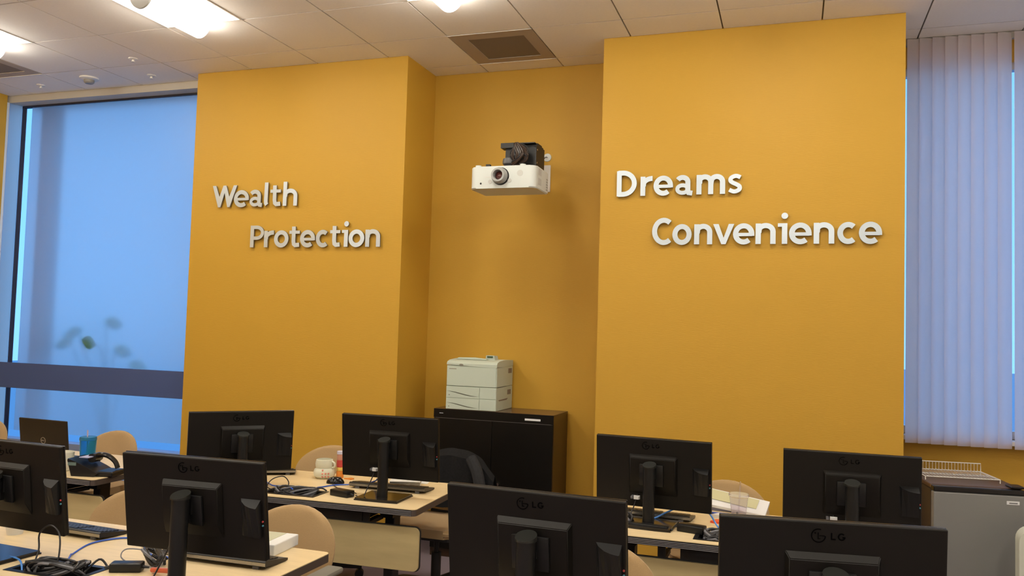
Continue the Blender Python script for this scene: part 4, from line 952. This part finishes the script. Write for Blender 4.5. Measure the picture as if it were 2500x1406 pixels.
def dome(bm, a, b, c, n=16, m=6):
    rows = []
    for j in range(m + 1):
        p = j / m * PI / 2; rows.append([bm.verts.new((a * math.cos(p) * math.cos(2 * PI * i / n), b * math.cos(p) * math.sin(2 * PI * i / n), .003 + c * math.sin(p))) for i in range(n)] if j < m else [bm.verts.new((0, 0, .003 + c))])
    for r0, r1 in zip(rows, rows[1:]):
        for i in range(n):
            if len(r1) > 1: bm.faces.new((r0[i], r0[(i + 1) % n], r1[(i + 1) % n], r1[i]))
            else: bm.faces.new((r0[i], r0[(i + 1) % n], r1[0]))
    bot = [bm.verts.new((v.co.x, v.co.y, 0)) for v in rows[0]]; bm.faces.new(list(reversed(bot)))
    for i in range(n): bm.faces.new((bot[i], bot[(i + 1) % n], rows[0][(i + 1) % n], rows[0][i]))
bm = BM(); dome(bm, .030, .052, .036); obj('shell', bm, black_gloss, ms, True)
bm = BM(); box(bm, -.003, .003, .015, .033, .033, .037); obj('scroll_wheel', bm, cable_grey, ms)
bm = BM(); box(bm, -.0315, -.028, -.012, .012, .012, .016); box(bm, -.030, -.027, -.004, .004, .016, .024); obj('print', bm, label_w, ms)
bk = thing('book', 'thick book lying behind the monitor next to the cream mug', 'book', (-2.11, 4.40, Z), math.radians(20))
bm = BM(); box(bm, -.085, .085, -.055, .055, .002, .022); obj('pages', bm, page_m, bk)
bm = BM(); box(bm, -.088, .088, -.058, .058, 0, .0018); box(bm, -.088, .088, -.058, .058, .0222, .024); obj('cover', bm, paper_m, bk)
bm = BM(); box(bm, -.13, .10, -.09, .09, 0, .0012); o = obj('paper_sheet', bm, paper_m, loc=(-2.12, 4.53, Z), rot=(0, 0, math.radians(12))); tag(o, 'white sheet of paper lying behind the thick book', 'paper')

# ------------------------------------------------------------------ things on the front left table
wb = thing('white_box', 'shallow white box on the front left table, right of the monitor', 'box', (-2.025, 2.945, Z), math.radians(4))
bm = BM(); rbox(bm, -.145, .145, -.095, .095, 0, .044, .004, 2); obj('body', bm, box_m, wb)
bm = BM(); box(bm, -.130, .095, -.085, .085, .0441, .0452); obj('top_sheet', bm, box_in, wb, label='dull yellow sheet on the lid')
wb.location.y = 2.90; wb.location.x = -2.055
# white thing at the left edge
bx = thing('paper_cup', 'small white cup at the left edge of the front row', 'cup', (-3.06, 2.66, Z))
bm = BM(); lathe(bm, [(.030, 0), (.038, .055), (.036, .055), (.028, .004), (0, .003)], 22, cap=False); obj('body', bm, paper_m, bx, True)

# ------------------------------------------------------------------ things on the right table
tb = thing('tumbler', 'clear plastic tumbler with lid and straw on the right rear table', 'tumbler', (-.25, 4.42, Z))
bm = BM(); lathe(bm, [(.033, 0), (.036, .006), (.046, .095), (.0445, .095), (.0345, .008), (0, .007)], 28, cap=False); obj('cup', bm, clear_pl, tb, True)
bm = BM(); lathe(bm, [(.047, .0955), (.051, .098), (.051, .108), (.048, .112), (.0, .113)], 28, cap=False); obj('lid', bm, clear_pl, tb, True)
bm = BM(); cyl(bm, (.0, 0, .012), (.006, 0, .172), .0035, 8); obj('straw', bm, clear_pl, tb, True)
bm = BM(); lathe(bm, [(.006, 0), (.006, .001)], 12, T(-.005, -.0375, .02) @ Matrix.Rotation(PI / 2, 4, 'X')); obj('mark', bm, cable_grey, tb)
bd = thing('ring_binder', 'open white binder with a yellowish sheet behind the clear tumbler', 'binder', (-.27, 4.485, Z), math.radians(-6))
M = T(0, 0, .028) @ Matrix.Rotation(math.radians(0), 4, 'X')
bm = BM(); vs = [(-.17, -.02, .036), (.15, -.02, .006), (.15, .16, .045), (-.17, .16, .085)]
A = [bm.verts.new(v) for v in vs]; B = [bm.verts.new((v[0], v[1], v[2] - .012)) for v in vs]
bm.faces.new(A); bm.faces.new(list(reversed(B)))
for i in range(4): bm.faces.new((A[i], A[(i + 1) % 4], B[(i + 1) % 4], B[i]))
cv = obj('cover', bm, paper_m, bd)
def onc(u, v, d=.0008):
    a = Vector(vs[0]).lerp(Vector(vs[1]), u); b = Vector(vs[3]).lerp(Vector(vs[2]), u); return a.lerp(b, v) + Vector((0, 0, d))
bm = BM(); A = [bm.verts.new(onc(u, v)) for u, v in ((.03, .35), (.84, .30), (.84, .92), (.03, .95))]; B = [bm.verts.new(v.co + Vector((0, 0, .001))) for v in A]
bm.faces.new(list(reversed(A))); bm.faces.new(B)
for i in range(4): bm.faces.new((A[i], A[(i + 1) % 4], B[(i + 1) % 4], B[i]))
obj('sheet', bm, paper_y, cv)
bm = BM(); prism(bm, [(-.17, .0), (.145, .0), (.145, -.006 + .006), (.10, .0035), (-.17, .023)], .0, .012, 'y'); box(bm, -.17, .12, .06, .15, 0, .02); obj('pocket', bm, lilac, bd)
pn_ = thing('pen', 'blue pen lying by the clear tumbler', 'pen', (-.345, 4.395, Z + .006), math.radians(4))
bm = BM(); cyl(bm, (-.06, 0, 0), (.05, 0, 0), .006, 10); obj('barrel', bm, pen_m, pn_); bm = BM(); cyl(bm, (.0502, 0, 0), (.068, 0, 0), .005, 10, .001); obj('tip', bm, silver, pn_)
rw_ = BM(); prism(rw_, [(-.035, -.02), (-.01, -.032), (.02, -.02), (.035, .01), (.012, .016), (-.004, .034), (-.022, .012)], 0, .010, 'z'); o = obj('candy_wrapper', rw_, mat('red_orange_plastic', (0.8, 0.10, 0.04), 0.35), loc=(-.335, 4.21, Z)); tag(o, 'red plastic wrapper beside the light blue cable', 'wrapper')
rw_ = BM(); prism(rw_, [(-.03, -.02), (.02, -.03), (.035, .01), (0, .03)], 0, .016, 'z'); o = obj('plastic_bag', rw_, mat('clear_bag', (0.75, 0.74, 0.76), 0.3), loc=(-.345, 4.335, Z)); tag(o, 'crumpled clear plastic bag in front of the pen', 'bag')

# ------------------------------------------------------------------ power bricks, plugs and cables
def brick(x, y, r, label, w=.115, d=.05, h=.032, m=black2):
    t = thing('power_brick', label, 'power adapter', (x, y, Z), r, 'power bricks on the tables')
    bm = BM(); rbox(bm, -w / 2, w / 2, -d / 2, d / 2, 0, h, .005, 2); obj('case', bm, m, t, True)
    for s in (-1, 1):
        bm = BM(); cyl(bm, (s * (w / 2 + .0002), 0, h / 2), (s * (w / 2 + .022), 0, h / 2 - .003), .006, 8, .004); obj('strain_relief', bm, rubber, t, True)
brick(-2.262, 3.945, math.radians(-14), 'black power brick on the middle table near the front edge', .125, .06, .034)
brick(-.432, 3.955, math.radians(-14), 'black power brick in front of the monitor below Dreams', .125, .06, .034)
brick(-.63, 3.935, math.radians(-6), 'low black power strip left of the brick on the right rear table', .19, .04, .022)
brick(-2.265, 2.44, math.radians(25), 'black power brick in the cable tangle left of the front monitor', .11, .05, .032)
def cable(pts, r, m, label, k=6, group=None):
    bm = BM(); tube(bm, pts, r, 7, k); o = obj('cable', bm, m, smooth=True); tag(o, label, 'cable', group); return o
z = Z + .004
cable([(-2.50, 2.37, Z - .03), (-2.54, 2.45, Z + .02), (-2.60, 2.52, z), (-2.655, 2.65, z), (-2.64, 2.74, z), (-2.58, 2.79, z), (-2.45, 2.72, z), (-2.30, 2.60, z + .01), (-2.20, 2.57, z + .02), (-2.12, 2.52, z)], .0035, cable_blue, 'blue network cable curving across the front left table')
cable([(-2.86, 2.40, z), (-2.79, 2.385, z + .003), (-2.70, 2.36, z + .012), (-2.64, 2.33, z + .006), (-2.60, 2.30, Z - .03)], .0035, cable_lblue, 'short light blue cable entering the front cable box from the left')
cable([(-2.63, 2.36, Z - .03), (-2.64, 2.40, Z + .04), (-2.65, 2.41, Z + .10), (-2.60, 2.41, Z + .135), (-2.545, 2.40, Z + .11), (-2.52, 2.38, Z + .04), (-2.52, 2.36, Z - .03)], .0032, cable_blk, 'black cable standing up in a loop over the front cable box')
bm = BM()
for k in range(7):
    a = k * 1.3; pts = [(-2.50 + .11 * math.cos(a + q * 1.1 + k * .2), 2.358 + .045 * math.sin(a + q * 1.5), Z - .045 + .075 * abs(math.sin(q * .9 + k))) for q in range(7)]
    v0 = len(bm.faces); tube(bm, pts, 0.005039999999999999, 7, 5)
    bm.faces.ensure_lookup_table()
    for f_ in bm.faces[v0:]: f_.material_index = 1 if k % 3 == 2 else 0
o = obj('cable_tangle', bm, None, smooth=True, mats=[cable_blk, cable_grey]); tag(o, 'tangle of black cables in the open cable box of the front left table', 'cables'); o['kind'] = 'stuff'
cable([(-2.40, 2.36, Z - .02), (-2.385, 2.43, Z + .03), (-2.35, 2.44, z), (-2.325, 2.425, Z + .014)], .004, cable_blk, 'black lead running from the front cable box to the power brick')
bm = BM()
for k in range(5):
    a = k * 1.7; pts = [(-2.24 + .05 * math.cos(a + q * 1.3), 2.545 + .035 * math.sin(a + q * 1.1), Z + .006 + .045 * abs(math.sin(q * .8 + k * .7))) for q in range(7)]
    v0 = len(bm.faces); tube(bm, pts, 0.005399999999999999, 7, 5)
    bm.faces.ensure_lookup_table()
    for f_ in bm.faces[v0:]: f_.material_index = 1 if k % 3 == 2 else 0
o = obj('cable_tangle', bm, None, smooth=True, mats=[cable_blk, cable_grey]); tag(o, 'tangle of dark cables and plugs left of the front monitor stand', 'cables'); o['kind'] = 'stuff'
cable([(-2.31, 2.50, z), (-2.37, 2.52, Z + .02), (-2.40, 2.58, Z + .03), (-2.34, 2.62, Z + .02), (-2.28, 2.60, z)], .0025, cable_grey, 'thin grey wire loop beside the cable tangle')
cable([(-2.17, 2.46, z + .006), (-2.13, 2.45, Z + .016), (-2.09, 2.44, Z + .022), (-2.05, 2.44, Z + .024)], .009, mat('orange_tape', (0.6, 0.12, 0.05), 0.4), 'orange-red cable end at the foot of the front monitor stand')
# middle table
cable([(-2.88, 4.12, z), (-2.78, 4.03, z + .004), (-2.70, 3.965, z + .008), (-2.62, 3.965, z + .012), (-2.55, 3.92, Z + .012), (-2.52, 3.88, Z - .02)], .0038, cable_blue, 'blue network cable from the turned monitor into the middle cable box')
cable([(-2.47, 3.90, Z - .02), (-2.46, 4.0, Z + .012), (-2.47, 4.10, z), (-2.44, 4.17, z), (-2.36, 4.20, z + .005), (-2.27, 4.20, z + .015), (-2.20, 4.20, z + .04), (-2.15, 4.12, Z + .07)], .0038, cable_blue, 'blue network cable from the middle cable box to the monitor beside the mug')
bm = BM()
for k in range(6):
    a = k * 1.1; pts = [(-2.53 + .12 * math.cos(a + q * 1.2), 3.92 + .04 * math.sin(a + q * 1.4), Z - .03 + .055 * abs(math.sin(q * .9 + k * .6))) for q in range(7)]
    v0 = len(bm.faces); tube(bm, pts, 0.0048, 7, 5)
    bm.faces.ensure_lookup_table()
    for f_ in bm.faces[v0:]: f_.material_index = 1 if k % 3 == 2 else 0
o = obj('cable_tangle', bm, None, smooth=True, mats=[cable_blk, cable_grey]); tag(o, 'tangle of black cables in the open cable box of the middle table', 'cables'); o['kind'] = 'stuff'
cable([(-2.66, 3.90, z), (-2.72, 3.93, Z + .012), (-2.75, 4.02, Z + .035), (-2.70, 4.05, Z + .05), (-2.63, 4.0, Z + .03), (-2.60, 3.93, z)], .003, cable_blk, 'thin black cable arching left of the middle cable box')
cable([(-2.46, 4.18, z), (-2.40, 4.12, z), (-2.33, 4.07, z), (-2.26, 4.05, z), (-2.22, 4.02, z)], .0025, cable_blk, 'thin black mouse lead crossing the middle table')
cable([(-2.37, 3.965, Z + .015), (-2.42, 3.99, Z + .02), (-2.46, 3.95, Z + .012), (-2.47, 3.91, Z - .01)], .004, cable_blk, 'black lead between the middle cable box and its power brick')
cable([(-2.17, 3.925, Z + .015), (-2.14, 3.93, z), (-2.10, 3.93, z), (-2.06, 3.885, z)], .003, cable_blk, 'short black lead from the middle power brick to the monitor stand')
# right table
cable([(-.66, 4.05, z + .012), (-.62, 4.10, Z + .018), (-.57, 4.12, Z + .045), (-.50, 4.14, Z + .075), (-.43, 4.14, Z + .085), (-.37, 4.12, Z + .06), (-.325, 4.07, Z + .012), (-.29, 4.02, z)], .0042, cable_lblue, 'light blue network cable arching over the right rear table')
bm = BM()
for k in range(6):
    a = k * 1.1; pts = [(-.27 + .10 * math.cos(a + q * 1.2), 3.91 + .04 * math.sin(a + q * 1.4), Z - .02 + .05 * abs(math.sin(q * .9 + k * .6))) for q in range(7)]
    v0 = len(bm.faces); tube(bm, pts, 0.006, 7, 5)
    bm.faces.ensure_lookup_table()
    for f_ in bm.faces[v0:]: f_.material_index = 1 if k % 3 == 2 else 0
o = obj('cable_tangle', bm, None, smooth=True, mats=[cable_blk, cable_grey]); tag(o, 'tangle of black cables in the open cable box of the right rear table', 'cables'); o['kind'] = 'stuff'
bm = BM()
for k in range(4):
    a = k * 1.7; pts = [(-.745 + .035 * math.cos(a + q * 1.3), 3.985 + .035 * math.sin(a + q * 1.1), Z + .006 + .05 * abs(math.sin(q * .8 + k * .7))) for q in range(7)]
    v0 = len(bm.faces); tube(bm, pts, 0.0057599999999999995, 7, 5)
    bm.faces.ensure_lookup_table()
    for f_ in bm.faces[v0:]: f_.material_index = 1 if k % 3 == 2 else 0
o = obj('cable_tangle', bm, None, smooth=True, mats=[cable_blk, cable_grey]); tag(o, 'bunch of dark cables left of the stand below the word Dreams', 'cables'); o['kind'] = 'stuff'
